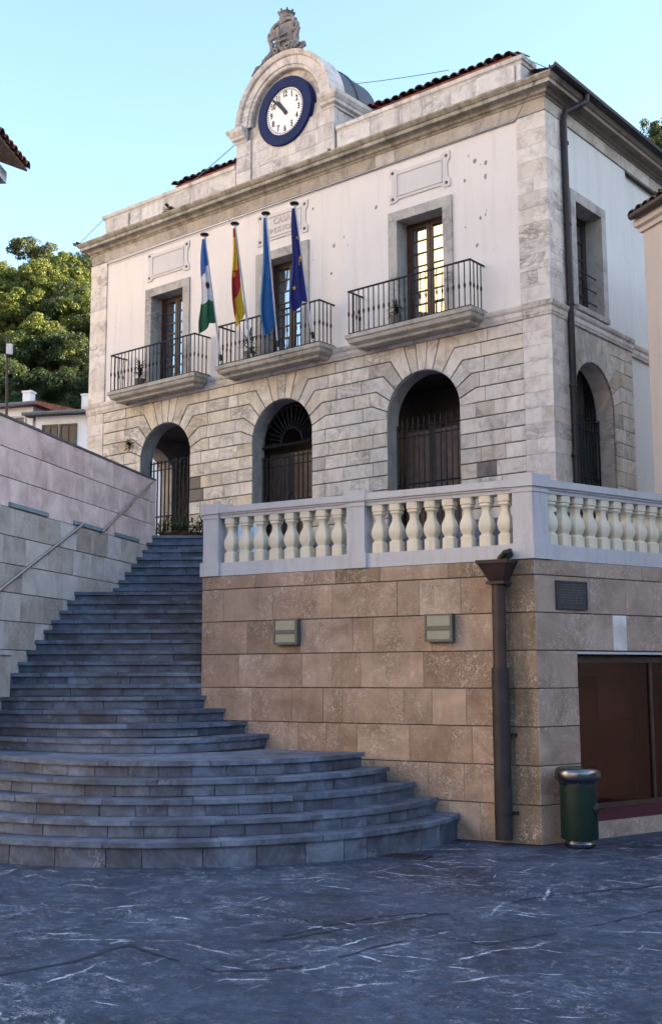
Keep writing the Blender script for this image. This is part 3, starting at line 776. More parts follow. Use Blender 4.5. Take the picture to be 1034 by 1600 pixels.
# ------------------------------------------------------------------ balustrade
ba = thing('balustrade', 'white painted balustrade with cream balusters along the terrace edge', 'balustrade', TA+UZ*3.37)
def fr(a, h, z): return TA+TD*a+TN*h+UZ*z
def dirbox(mb, P, a0, a1, h0, h1, z0, z1):
    mb.add([P(a0,h0,z0),P(a1,h0,z0),P(a1,h1,z0),P(a0,h1,z0),P(a0,h0,z1),P(a1,h0,z1),P(a1,h1,z1),P(a0,h1,z1)],
           [(3,2,1,0),(4,5,6,7),(0,1,5,4),(1,2,6,5),(2,3,7,6),(3,0,4,7)])
def lp(a, h, z): return TL+SL*a+SLn*h+UZ*z
def post(P, a0, a1, nm='post'):
    mb = MB()
    for z0, z1, g in ((3.367, 3.56, .03), (3.56, 4.19, 0), (4.19, 4.225, .012), (4.225, 4.255, .004), (4.255, 4.40, .03)):
        dirbox(mb, P, a0-g, a1+g, -.25-g, .0+g, z0, z1)
    c = [P(a0-.03, -.28, 4.40), P(a1+.03, -.28, 4.40), P(a1+.03, .03, 4.40), P(a0-.03, .03, 4.40), P((a0+a1)/2, -.125, 4.425)]
    mb.add(c, [(0,1,4),(1,2,4),(2,3,4),(3,0,4)])
    return mb.build(nm, M['white'], ba)
# corner post as a prism following both walls
mb = MB()
def cornerpost(mb, g, z0, z1):
    b = (TN+RN); b = b/(b.dot(TN))
    P0 = TA+b*g; A = TA-TD*(.26+g)+TN*g; B = TA+RD*(.27+g)+RN*g
    Cc = A-TN*(.27+2*g)+RD*.0; D = B-RN*(.27+2*g)
    q = [A, P0, B, D, Cc]
    mb.add([(p.x, p.y, z0) for p in q]+[(p.x, p.y, z1) for p in q], [(0,1,6,5),(1,2,7,6),(2,3,8,7),(3,4,9,8),(4,0,5,9),(5,6,7,8,9),(4,3,2,1,0)])
for z0, z1, g in ((3.367, 3.56, .03), (3.56, 4.19, 0), (4.19, 4.225, .012), (4.225, 4.255, .004), (4.255, 4.41, .03)): cornerpost(mb, g, z0, z1)
mb.build('post', M['white'], ba)
post(fr, -2.60, -2.33); post(fr, -4.96, -4.70)
def Rr_(a, h, z): return TA+RD*a+RN*h+UZ*z
post(Rr_, 4.1, 4.37)
def rails(P, a0, a1):
    mb = MB()
    dirbox(mb, P, a0, a1, -.235, -.015, 3.368, 3.555); mb.build('plinth_rail', M['white'], ba)
    mb = MB()
    dirbox(mb, P, a0, a1, -.22, -.03, 4.19, 4.235); dirbox(mb, P, a0, a1, -.24, -.008, 4.235, 4.262); dirbox(mb, P, a0, a1, -.265, .02, 4.262, 4.35)
    mb.add([P(a0,-.265,4.35),P(a1,-.265,4.35),P(a1,.02,4.35),P(a0,.02,4.35),P(a0,-.125,4.375),P(a1,-.125,4.375)], [(0,1,5,4),(3,2,5,4)])
    mb.build('top_rail', M['white'], ba)
rails(fr, -4.70+.002, -2.60-.002); rails(fr, -2.33+.002, -.26-.002); rails(Rr_, .27+.002, 4.1-.002); rails(Rr_, 4.372, 6.2)
prof = [(.085,0),(.085,.135),(.075,.14),(.062,.155),(.066,.175),(.082,.20),(.090,.235),(.094,.27),(.090,.305),(.080,.345),(.062,.385),(.052,.42),(.05,.455),(.055,.485),(.066,.505),(.076,.512),(.076,.535),(.068,.545),(.086,.55),(.086,.634)]
bal_me = shared('baluster', lambda q: q.lathe((0,0,0), prof, 20, sq=5), M['balu'], 40)
angT = math.atan2(TD.y, TD.x); angR = math.atan2(RD.y, RD.x)
for i in range(8): inst('baluster', bal_me, ba, fr(-4.545+.252*i, -.125, 3.556), angT)
for i in range(8): inst('baluster', bal_me, ba, fr(-2.165+.2525*i, -.125, 3.556), angT)
for i in range(16): inst('baluster', bal_me, ba, Rr_(.40+.238*i, -.125, 3.556), angR)
for i in range(7): inst('baluster', bal_me, ba, Rr_(4.5+.24*i, -.125, 3.556), angR)
# return along the stairs
mb = MB(); dirbox(mb, lp, .27, 5.0, -.235, -.015, 3.368, 3.56); mb.build('plinth_rail', M['white'], ba)
mb = MB(); dirbox(mb, lp, .27, 5.0, -.26, .02, 4.19, 4.37); mb.build('top_rail', M['white'], ba)
for i in range(12): inst('baluster', bal_me, ba, lp(.42+.38*i, -.125, 3.562), math.atan2(SL.y, SL.x))

# ================================================================== LEFT STAIR WALL
WP = S(-3.43, 21.8); WD = (S(-3.43+.235, 22.8)-WP).normalized(); WNv = WD.cross(UZ)   # WNv points to the stairs
def wl(a, h, z): return WP+WD*a+WNv*h+UZ*z
lwall = thing('stair_wall', 'pale stone-clad wall with thin light strips rising left of the staircase', 'wall', wl(-3, 0, 0))
A0, A1 = -7.4, .20
mb = MB(); dirbox(mb, wl, A0, A1-.01, -.36, -.03, 0, 5.69); mb.build('wall_core', M['mortar'], lwall)
mb = MB(); dirbox(mb, wl, A0, A1+.01, -.40, .012, 5.70, 5.735); mb.build('capping', M['ledge'], lwall)
mb = MB(); dirbox(mb, wl, A1-.008, A1+.012, -.37, .004, 3.9, 5.70); mb.build('end_stone', M['cream'], lwall)
for z in range(13):
    mb = MB(); dirbox(mb, wl, A0-.03, A0-.002, -.365, .01, max(0, 5.70-.4385*(z+1))+.004, 5.70-.4385*z); mb.build('stone_panel', M['cream'], lwall)
HZ = .432; ztop = 5.70; up = True
k = 0; z1 = ztop
while z1 > .2:
    z0 = max(0, z1-HZ if k < 3 else z1-.41)
    xs = [A0]
    while xs[-1] < A1: xs.append(xs[-1]+(rnd.uniform(1.1, 1.7) if k < 3 else rnd.uniform(.42, .78)))
    xs[-1] = A1-.01
    if xs[-1]-xs[-2] < .15: xs.pop(-2)
    for i in range(len(xs)-1):
        mb = MB(); t = (.03 if k < 3 else .045)+rnd.uniform(-.0015, .0015)
        mb.slab(rect(xs[i], z0, xs[i+1], z1), wl(0, -.03, 0), WD, UZ, WNv, t, .003, gap=(.0008, .006))
        mb.build('stone_panel', M['pink'] if k < 3 else M['cream'], lwall)
    z1 = z0; k += 1
zj = ztop-3*HZ
for a0, a1 in ((-5.42, -4.22), (-3.32, -2.16), (-1.68, -.62)):
    mb = MB(); dirbox(mb, wl, a0, a1, .0, .035, zj+.014, zj+.075); mb.build('light_strip', M['stripglass'], lwall)
    
mb = MB(); dirbox(mb, wl, -6.2, -5.50, .02, .20, 1.3, 2.26); 
pier = MB(); dirbox(pier, wl, -6.3, -5.52, .018, .18, 1.2, 2.27)
pr = thing('stair_pier', 'small cream stone pier at the foot of the left stair wall', 'pier', wl(-5.9, .1, 1.5))
pier.build('shaft', M['cream'], pr)
pier = MB(); dirbox(pier, wl, -6.32, -5.48, .016, .21, 2.272, 2.335); pier.build('cap', M['trav_grey'], pr)
def handrail(pts, label, sup):
    t = thing('handrail', label, 'handrail', pts[0], 'steel handrails on the stair wall')
    mb = MB(); mb.tube(pts, .024, 10); mb.build('rail', M['steel'], t, 60)
    for p in sup:
        p = Vector(p); mb = MB(); mb.tube([p, p-UZ*.06, p-WNv*.085-UZ*.06], .010, 6); mb.build('bracket', M['steel'], t)
h1 = [S(-4.98, 14.8, 2.48), S(-4.66, 16.21, 3.18), S(-4.05, 18.79, 4.46)]
handrail(h1, 'long lower steel handrail on the left stair wall, running out of view', [h1[1].lerp(h1[2], .22), h1[1].lerp(h1[2], .55), h1[1].lerp(h1[2], .9)])
h2 = [S(-3.89, 19.48, 4.40), S(-3.38, 21.67, 5.64)]
handrail(h2, 'short upper steel handrail reaching the top end of the left stair wall', [h2[0].lerp(h2[1], .1), h2[0].lerp(h2[1], .55), h2[0].lerp(h2[1], .92)])

# ================================================================== TOWN HALL
W = 13.04; XR, XM = -2.83, -6.52; XL = 2*XM-XR; ARW, ZSP = .86, 7.03
th = thing('town_hall', 'stone and white plaster town hall with arcade, balconies and round clock gable', 'building', (XM, 0, 4.6))
FN = -UY
def arch_pts(xc, w, zs, n=20, a0=0, a1=180):
    return [(xc+w*math.cos(R(a0+(a1-a0)*i/n)), zs+w*math.sin(R(a0+(a1-a0)*i/n))) for i in range(n+1)]
def comb(x0, x1, z0, z1, arches, zs, g=0.0):
    p = [(x0, z0)]
    for xc, w in arches:
        p += [(xc-w-g, z0)]+arch_pts(xc, w+g, zs, 22)[::-1]+[(xc+w+g, z0)]
    return p+[(x1, z0), (x1, z1), (x0, z1)]
AR = [(XL, ARW), (XM, ARW), (XR, ARW)]
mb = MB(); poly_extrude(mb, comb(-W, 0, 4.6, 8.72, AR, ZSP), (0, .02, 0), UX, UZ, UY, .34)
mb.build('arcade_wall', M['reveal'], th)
mb = MB(); poly_extrude(mb, comb(-W, 0, 4.6, 8.72, AR, ZSP, .03), (0, .0, 0), UX, UZ, UY, .018)
mb.build('joint_bed', M['mortar'], th)
SA = [(1.62, .84)]
mb = MB(); poly_extrude(mb, comb(.6, 3.35, 4.6, 8.72, SA, ZSP), (-.02, 0, 0), UY, UZ, -UX, .36); mb.build('side_arcade_wall', M['quoin'], th)
mb = MB(); poly_extrude(mb, comb(.02, 3.35, 4.6, 8.72, SA, ZSP, .03), (0, 0, 0), UY, UZ, -UX, .018); mb.build('joint_bed', M['mortar'], th)
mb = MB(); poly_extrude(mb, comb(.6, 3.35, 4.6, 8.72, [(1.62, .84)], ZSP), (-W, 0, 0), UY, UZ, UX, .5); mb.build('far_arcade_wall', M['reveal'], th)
mb = MB(); mb.box((-W, -.12, 3.2), (.08, 3.3, 4.585)); mb.box((-W+.01, 3.3, 3.2), (-.12, 12, 8.7)); mb.build('rear_block', M['plaster_side'], th)
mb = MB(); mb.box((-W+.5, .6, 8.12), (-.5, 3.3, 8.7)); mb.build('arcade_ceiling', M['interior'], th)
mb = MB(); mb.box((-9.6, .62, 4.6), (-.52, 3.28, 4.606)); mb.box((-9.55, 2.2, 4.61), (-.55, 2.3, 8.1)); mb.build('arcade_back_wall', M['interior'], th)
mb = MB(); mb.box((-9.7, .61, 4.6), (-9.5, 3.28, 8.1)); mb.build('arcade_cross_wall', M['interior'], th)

ZC = [4.6, 4.74, 5.03, 5.32, 5.61, 5.90, 6.19, 6.475, 6.76, 7.05, 7.34, 7.63, 7.92, 8.20, 8.455]
TH = {7.05: (0, 1.26), 7.34: (10, 1.23), 7.63: (25, 1.13), 7.92: (41, .94), 8.20: (57, .76)}
def split(a, b, lo=.36, hi=.75):
    xs = [a]
    while b-xs[-1] > hi*1.25: xs.append(xs[-1]+rnd.uniform(lo, hi))
    return xs+[b]
def stone(poly, O, ua, n, name='stone_block', mat=None, t=.03, gap=(.0025, .009), ch=.007):
    mb = MB(); mb.slab(poly, O, ua, UZ, n, t+rnd.uniform(-.003, .004), ch, gap=gap)
    return mb.build(name, mat or M['marble'], th)
def facade(x0, x1, arches, O, ua, n, sp=ZSP, lite=False):
    g = (.0025, .010) if not lite else (.002, .004)
    tt = .03 if not lite else .024
    for i in range(len(ZC)-1):
        zb, zt = ZC[i], ZC[i+1]
        if zt <= 7.06:
            edges = [x0]+[e for xc, w in arches for e in (xc-w, xc+w)]+[x1]
            for j in range(0, len(edges), 2):
                a, b = edges[j], edges[j+1]
                xs = [a]; 
                la = .36+.1*(i % 2); mid0 = a+la if j > 0 else a; mid1 = b-(.36+.1*((i+1) % 2)) if j+1 < len(edges)-1 else b
                if mid1-mid0 < .2: xs = [a, (a+b)/2, b]
                else:
                    xs = ([a] if j > 0 else [])+split(mid0, mid1)+([b] if j+1 < len(edges)-1 else [])
                for q in range(len(xs)-1):
                    c = (xs[q]+xs[q+1])/2
                    mt = None
                    if not lite and ((abs(zb-5.61) < .01 and -1.66 < c < -1.0) or (abs(zb-5.90) < .01 and -9.36 < c < -8.8) or (abs(zb-6.19) < .01 and -9.36 < c < -8.9)): mt = M['darkstone']
                    stone(rect(xs[q], zb, xs[q+1], zt), O, ua, n, mat=mt, gap=g, t=tt)
        else:
            cur = x0
            for xc, w in arches:
                for sgn in (-1, 1):
                    thb, exb = TH.get(zb, (0, 0)); 
                    if zt > 8.3: tht, ext = 73, .43
                    else: tht, ext = TH[zt]
                    arc = [(xc+sgn*w*math.cos(R(thb+(tht-thb)*q/3)), sp+w*math.sin(R(thb+(tht-thb)*q/3))) for q in range(4)]
                    xe = xc+sgn*(1.30+.12*(i % 2)+rnd.uniform(0, .12))
                    P = arc+[(xc+sgn*ext, zt), (xe, zt), (xe, zb), (xc+sgn*exb, zb)]
                    if sgn < 0:
                        if xe-cur > .1:
                            xs = split(cur, xe)
                            for q in range(len(xs)-1): stone(rect(xs[q], zb, xs[q+1], zt), O, ua, n, gap=g, t=tt)
                        stone(P, O, ua, n, gap=(g[1]*.7, g[1]) if not lite else g, t=tt)
                    else:
                        stone(P, O, ua, n, gap=(g[1]*.7, g[1]) if not lite else g, t=tt); cur = xe
            if x1-cur > .1:
                xs = split(cur, x1)
                for q in range(len(xs)-1): stone(rect(xs[q], zb, xs[q+1], zt), O, ua, n, gap=g, t=tt)
    for xc, w in arches:
        A = [73, 84.3, 95.7, 107]; E = [.43, .145, -.145, -.43]
        for q in range(3):
            arc = [(xc+w*math.cos(R(A[q]+(A[q+1]-A[q])*r_/2)), sp+w*math.sin(R(A[q]+(A[q+1]-A[q])*r_/2))) for r_ in range(3)]
            stone(arc+[(xc+E[q+1], 8.455), (xc+E[q], 8.455)], O, ua, n, 'voussoir', gap=(g[1]*.7, g[1]*.7), t=tt)
facade(-W+.57, -.56, AR, Vector((0,0,0)), UX, FN)
facade(.70, 3.35, SA, Vector((0,0,0)), UY, UX, lite=True)

def quoins(zs, x0, x1, y1, name='quoin_stone', both=True, pr=.036):
    for i in range(len(zs)-1):
        zb, zt = zs[i]+.002, zs[i+1]-.0025
        p = pr+rnd.uniform(-.002, .003)
        if both:
            parts = [(x0, x1+pr, y1)]
            if rnd.random() < .45:
                c = x0+(x1-x0)*rnd.uniform(.4, .65)
                mb = MB(); mb.box((x0, -p, zb), (c-.0015, .2, zt)); mb.build(name, M['quoin'], th)
                x0b = c+.0015
            else: x0b = x0
            yb = y1
            if rnd.random() < .5:
                yb = y1*rnd.uniform(.45, .7)
                mb = MB(); mb.box((x1-.2, yb+.0015, zb), (x1+p, y1, zt)); mb.build(name, M['quoin'], th)
            mb = MB(); mb.box((x0b, -p, zb), (x1+p, yb-.0015, zt)); mb.build(name, M['quoin'], th)
        else:
            xs = [x0-p, x1] if rnd.random() < .6 else [x0-p, (x0+x1)/2+rnd.uniform(-.08, .08), x1]
            for q in range(len(xs)-1):
                mb = MB(); mb.box((xs[q]+.0015, -p, zb), (xs[q+1]-.0015, .5, zt)); mb.build(name, M['quoin'], th)
quoins(ZC, -.555, 0, .695)
quoins(ZC, -W, -W+.565, 0, both=False)
ZQ = [8.745+.3025*i for i in range(13)]
quoins(ZQ, -.58, 0, .70); quoins(ZQ, -W, -W+.575, 0, both=False)

def sweep_pieces(path, prof, seg, name, mat, parent, gap=.003):
    P = [Vector((p[0], p[1], 0)) for p in path]; s = arclen(P); L = s[-1]
    n = max(1, round(L/seg)); cuts = [L*i/n for i in range(n+1)]
    for c in s[1:-1]:                                             # keep corners inside a piece
        for i in range(1, n):
            if abs(cuts[i]-c) < seg*.3: cuts[i] = c+seg*.35
    cuts = sorted(cuts)
    def at(x):
        for i in range(len(s)-1):
            if s[i] <= x <= s[i+1]+1e-9: return P[i].lerp(P[i+1], (x-s[i])/(s[i+1]-s[i]))
        return P[-1]
    for i in range(n):
        a, b = cuts[i]+(gap/2 if i else 0), cuts[i+1]-(gap/2 if i < n-1 else 0)
        pts = [at(a)]+[P[j] for j in range(len(P)) if a+.02 < s[j] < b-.02]+[at(b)]
        mb = MB(); sweep(mb, pts, prof); mb.build(name, mat, parent)
BELT = [(-.05,8.458),(.05,8.458),(.06,8.50),(.072,8.52),(.072,8.60),(.10,8.64),(.115,8.69),(.115,8.71),(.02,8.742),(-.05,8.742)]
sweep_pieces([(-W, 4), (-W, 0), (0, 0), (0, 3.35)], BELT, 1.25, 'belt_stone', M['quoin'], th)
sweep_pieces([(-.12, 3.36), (-.12, 12)], BELT, 3, 'belt_stone', M['quoin'], th)

# ------------------------------------------------------------------ upper storey
OW, OT, OB = .555, 11.10, 8.80
holes = [(x-.68, OB, x+.68, OT+.1) for x in (XL, XM, XR)]
mb = MB(); wall_holes(mb, -W+.02, -.02, 8.72, 12.40, holes, (0,0,0), UX, UZ, UY, .42); mb.build('plaster_wall', M['plaster'], th)
SWY, SOW = 1.60, .54
mb = MB(); wall_holes(mb, .3, 3.42, 8.72, 12.40, [(SWY-.66, 8.86, SWY+.66, 11.04)], (0,0,0), UY, UZ, -UX, .4)
wall_holes(mb, 3.42, 12, 8.72, 12.40, [], (-.10,0,0), UY, UZ, -UX, .3); mb.build('side_plaster_wall', M['plaster_side'], th)
mb = MB(); mb.box((-W+.01, .5, 8.74), (-W+.3, 12, 12.7)); mb.build('far_side_wall', M['plaster_side'], th)
mb = MB(); mb.box((-W+.3, 3.4, 8.74), (-.45, 3.5, 12.6)); mb.box((-W+.3, .45, 8.741), (-.42, 3.4, 8.76)); mb.build('room_wall', M['interior'], th)
mb = MB(); mb.box((-W+.02, .04, 12.401), (-.02, 12, 12.64)); mb.build('frieze_core', M['mortar'], th)
xs = [-W-.03]
while xs[-1] < -.7: xs.append(xs[-1]+rnd.uniform(.42, .85))
xs[-1] = .03
for a, b in zip(xs, xs[1:]):
    mb = MB(); mb.slab(rect(a, 12.40, b, 12.655), (0, .04, 0), UX, UZ, FN, .07, .003, gap=(.0015, .001)); mb.build('frieze_stone', M['frieze'], th)
ys = [-.03]
while ys[-1] < 11.3: ys.append(ys[-1]+rnd.uniform(.6, 1.0))
for a, b in zip(ys, ys[1:]):
    mb = MB(); mb.slab(rect(a, 12.40, b, 12.655), (-.04, 0, 0), UY, UZ, UX, .07, .003, gap=(.0015, .001)); mb.build('frieze_stone', M['frieze'], th)
mb = MB(); sweep(mb, [(-W+.58, 0), (-.585, 0)], [(-.01,12.36),(.022,12.365),(.022,12.395),(-.01,12.399)]); mb.build('fillet', M['plaster'], th)
CORN = [(-.05,12.657),(.045,12.657),(.06,12.69),(.10,12.71),(.115,12.75),(.15,12.775),(.26,12.79),(.26,12.865),(.285,12.875),(.33,12.93),(.335,12.965),(-.02,13.06),(-.05,13.06)]
sweep_pieces([(-W, .0), (0, .0)], CORN, 1.15, 'cornice_stone', M['cornice'], th)
mb = MB(); sweep(mb, [(-W, 6), (-W, .002)], CORN); mb.build('cornice_return', M['soffit'], th)
for a in range(8):
    mb = MB(); sweep(mb, [(0, -.0+1.5*a+.002), (0, 1.5*(a+1)-.002)], CORN); mb.build('eaves_stone', M['soffit'], th)
# mitre ends of the front cornice
for sx, x in ((1, 0), (-1, -W)):
    mb = MB(); pr_ = CORN
    if sx > 0: sweep(mb, [(-.001, 0), (0, 0), (0, .001)], pr_)
    else: sweep(mb, [(-W, .001), (-W, 0), (-W+.001, 0)], pr_)
    mb.build('corner_cornice', M['cornice'], th)
mb = MB(); GUT = [(.30,12.97),(.33,12.955),(.40,12.96),(.44,13.0),(.45,13.06),(.43,13.06),(.40,13.02),(.34,13.01),(.31,13.06)]
sweep(mb, [(0, -.34), (0, 12)], GUT); mb.build('gutter', M['darkpipe'], th)
mb = MB(); sweep(mb, [(-W, 8), (-W, -.34)], GUT); mb.build('gutter', M['darkpipe'], th)

def window_stones(xc, ow, zt, zb, O, ua, n, w=.215, sill=False):
    O = Vector(O)
    def P(a, h, z): return O+ua*(xc+a)+n*h+UZ*z
    for s in (-1, 1):
        zz = [zb, zb+(zt-zb)*rnd.uniform(.35, .5), zt+.0]
        for q in range(2):
            mb = MB(); a0, a1 = sorted((s*ow, s*(ow+w))); dirbox(mb, P, a0, a1, -.40, .045, zz[q]+.001, zz[q+1]-.001); mb.build('jamb_stone', M['trim'], th)
    mb = MB(); dirbox(mb, P, -ow-w, ow+w, -.40, .045, zt+.001, zt+.205); mb.build('lintel', M['trim'], th)
    if sill:
        mb = MB(); dirbox(mb, P, -ow-w*.6, ow+w*.6, -.2, .10, zb-.10, zb-.002); mb.build('window_sill', M['trim'], th)
def french_door(xc, ow, zt, zb, O, ua, n, rows=7, mat='wood', name='french_door', low=.30):
    O = Vector(O)
    def P(a, h, z): return O+ua*(xc+a)+n*h+UZ*z
    fr_ = MB(); h0, h1 = -.37, -.31
    dirbox(fr_, P, -ow, -ow+.055, h0, h1, zb, zt); dirbox(fr_, P, ow-.055, ow, h0, h1, zb, zt); dirbox(fr_, P, -ow+.055, ow-.055, h0, h1, zt-.06, zt)
    panes = []
    for s in (-1, 1):
        a0, a1 = (-ow+.058, -.002) if s < 0 else (.002, ow-.058)
        h2, h3 = -.362, -.312
        dirbox(fr_, P, a0, a0+.075, h2, h3, zb+.01, zt-.065); dirbox(fr_, P, a1-.075, a1, h2, h3, zb+.01, zt-.065)
        g0, g1 = zb+low, zt-.12
        dirbox(fr_, P, a0+.075, a1-.075, h2, h3, zb+.01, g0); dirbox(fr_, P, a0+.075, a1-.075, h2, h3, g1, zt-.065)
        dirbox(fr_, P, a0+.11, a1-.11, h3, h3+.012, zb+.06, g0-.06)
        for r_ in range(rows):
            z0 = g0+(g1-g0)*r_/rows; z1 = g0+(g1-g0)*(r_+1)/rows
            if r_: dirbox(fr_, P, a0+.075, a1-.075, h2+.005, h3-.005, z0-.016, z0+.016)
            panes.append((a0+.075, a1-.075, z0+(.016 if r_ else 0), z1-(.016 if r_ < rows-1 else 0)))
    dirbox(fr_, P, -.022, .022, -.312, -.298, zb+.01, zt-.065)
    f = fr_.build(name, M[mat], th)
    for a0, a1, z0, z1 in panes:
        mb = MB(); tl = rnd.uniform(-.0015, .0015); tv = rnd.uniform(-.0015, .0015)
        q = [P(a0, -.337+tl, z0), P(a1, -.337-tl, z0), P(a1, -.337-tl+tv, z1), P(a0, -.337+tl+tv, z1)]
        mb.add(q+[p-n*.005 for p in q], [(0,1,2,3),(7,6,5,4)]); mb.build('pane', M['glass'], f)
    return f
O0 = (0,0,0)
for xc in (XL, XM, XR):
    window_stones(xc, OW, OT, OB, O0, UX, FN); french_door(xc, OW, OT-.002, OB+.002, O0, UX, FN)
window_stones(SWY, SOW, 10.95, 8.87, O0, UY, UX, .19, True)
french_door(SWY, SOW, 10.94, 8.88, O0, UY, UX, 5, 'darkwood', 'casement_window', .12)
rl = MB()
for z in (9.15, 9.42, 9.70): rl.tube([(-.12, SWY-SOW, z), (-.12, SWY+SOW, z)], .012, 6)
rl.build('window_rail', M['iron'], th)

# relief panels
def relief(xc, text=None):
    zc, hw, hh = 11.865, .74, .365
    def ear(s):   # outline with notched corners
        q = []
        for sx, sz in ((1,1),(-1,1),(-1,-1),(1,-1)):
            c = [(hw, hh-.20), (hw+.0, hh-.17), (hw-.0, hh-.02), (hw-.02, hh), (hw-.17, hh), (hw-.20, hh-.03), (hw-.25, hh-.06)]
            c = [(hw-.06, hh-.25), (hw-.05, hh-.21), (hw-.01, hh-.17), (hw, hh-.15), (hw, hh), (hw-.15, hh), (hw-.17, hh-.01), (hw-.21, hh-.05), (hw-.25, hh-.06)]
            if sx*sz < 0: c = c[::-1]
            q += [(sx*a, sz*b) for a, b in c]
        return q
    mb = MB(); out = [(xc+a, zc+b) for a, b in ear(1)]
    poly_extrude(mb, out, (0, .005, 0), UX, UZ, FN, .033); p = mb.build('relief_panel', M['panel_relief'], th)
    ib = MB(); x0, x1, z0, z1 = xc-.53, xc+.53, zc-.215, zc+.215
    for b in ((x0-.03, z0-.03, x1+.03, z0), (x0-.03, z1, x1+.03, z1+.03), (x0-.03, z0, x0, z1), (x1, z0, x1+.03, z1)):
        ib.box((b[0], -.045, b[1]), (b[2], -.027, b[3]))
    ib.build('border', M['panel_relief'], p)
    for sx in (-1, 1):
        for sz in (-1, 1):
            sb = MB(); sb.sphere((xc+sx*(hw-.085), -.03, zc+sz*(hh-.085)), (.035, .02, .035), 10, 6); sb.build('boss', M['darkstone'], p)
    if text:
        for t, z, sz in text:
            cu = bpy.data.curves.new('lettering', 'FONT'); cu.body = t; cu.size = sz; cu.align_x = 'CENTER'; cu.extrude = .004
            o = bpy.data.objects.new('lettering', cu); COL.objects.link(o); o.parent = p
            o.location = Vector((xc, -.0335, z))-Vector(p['_w']); o.rotation_euler = (R(90), 0, 0); o.scale = (1.0, 1, 1)
            cu.materials.append(M['letters']); to_mesh(o)
relief(XL); relief(XM, (('CASA', 11.90, .20), ('CONSISTORIAL', 11.70, .168))); relief(XR)

# balconies
SLAB = [(-.30,8.50),(-.16,8.505),(-.14,8.55),(-.05,8.60),(-.03,8.655),(-.03,8.67),(0,8.69),(0,8.77),(-.30,8.772)]
bar_me = shared('bar', lambda q: q.lathe((0,0,0), [(.0115,0),(.0115,.36),(.022,.40),(.022,.44),(.0115,.48),(.0115,.885)], 6), M['iron'])
def balcony(xc, hw):
    p = .55
    mb = MB(); sweep(mb, [(xc-hw, .0), (xc-hw, -p), (xc+hw, -p), (xc+hw, .0)], SLAB)
    mb.box((xc-hw+.2, -p+.2, 8.53), (xc+hw-.2, .01, 8.765)); b = mb.build('balcony', M['balcony'], th)
    q = .06; rb = MB(); x0, x1, yf = xc-hw+q, xc+hw-q, -p+q
    for z, r_ in ((9.685, .020), (8.80, .013)):
        rb.tube([(x0, .0, z), (x0, yf, z)], r_, 6); rb.tube([(x1, yf, z), (x1, .0, z)], r_, 6); rb.tube([(x0-r_, yf, z), (x1+r_, yf, z)], r_, 6)
    rb.build('handrail', M['iron'], b)
    n = 23
    for i in range(n+1): inst('bar', bar_me, b, (x0+(x1-x0)*i/n, yf, 8.79))
    for x in (x0, x1):
        for i in range(1, 4): inst('bar', bar_me, b, (x, yf+.125*i, 8.79))
balcony(XL, 1.51); balcony(XM, 1.52); balcony(XR, 1.51)

# iron gates in the arches
gbar = shared('bar', lambda q: q.lathe((0,0,0), [(.013,0),(.013,2.2),(.02,2.22),(.004,2.36)], 6), M['iron'])
gbar2 = shared('bar', lambda q: q.lathe((0,0,0), [(.019,0),(.019,2.2)], 6), M['iron'])
def gate(xc, y, kind, O=Vector((0,0,0)), ua=UX, ub=UY, w=.86):
    def P(a, z, h=0): return O+ua*(xc+a)+ub*(y+h)+UZ*z
    mb = MB(); top = 6.98 if kind == 'spiked' else (7.15 if kind == 'plain' else 6.80)
    def bar(a0, z0, a1, z1, t=.018): mb.tube([P(a0, z0), P(a1, z1)], t, 4)
    bar(-w, 4.66, w, 4.66); bar(-w, 5.72, w, 5.72); bar(-w, 5.2, w, 5.2, .012); bar(-w, top-.12, w, top-.12); bar(-w, top-.30, w, top-.30, .014)
    for s in (-1, 1): bar(s*(w-.02), 4.62, s*(w-.02), top-.05, .022); bar(s*.022, 4.62, s*.022, top-.08, .02)
    if kind == 'fan':
        bar(-w, 6.95, w, 6.95, .03); c = 7.0
        for rr_ in (.30, .80):
            mb.tube([P(rr_*math.cos(R(a)), c+rr_*math.sin(R(a))) for a in range(0, 181, 10)], .016, 4)
        for k in range(17):
            a = R(180*k/16); bar(.30*math.cos(a), c+.30*math.sin(a), .82*math.cos(a), c+.82*math.sin(a), .011)
        mb.tube([P(.09*math.cos(R(a))+.03, 5.75+.11*math.sin(R(a)), -.03) for a in range(0, 361, 30)], .014, 4)
    g = mb.build('gate', M['iron'], th)
    n = 13
    for i in range(1, n):
        a = -w+2*w*i/n
        inst('bar', gbar if kind == 'spiked' else gbar2, g, P(a, 4.64), 0, (1, 1, (top-4.66)/2.25))
gate(XR, .30, 'spiked'); gate(XM, .30, 'fan'); gate(XL, .30, 'plain')
gate(1.62, -.33, 'spiked', Vector((0,0,0)), UY, UX, .84)
for xc in (XM, XR):
    mb = MB(); mb.box((xc-1.0, .78, 4.61), (xc+1.0, .82, 6.88))
    for k in range(8): mb.box((xc-.98+.245*k, .755, 4.62), (xc-.98+.245*k+.235, .779, 6.86))
    mb.build('arcade_door', M['arcdoor'], th)

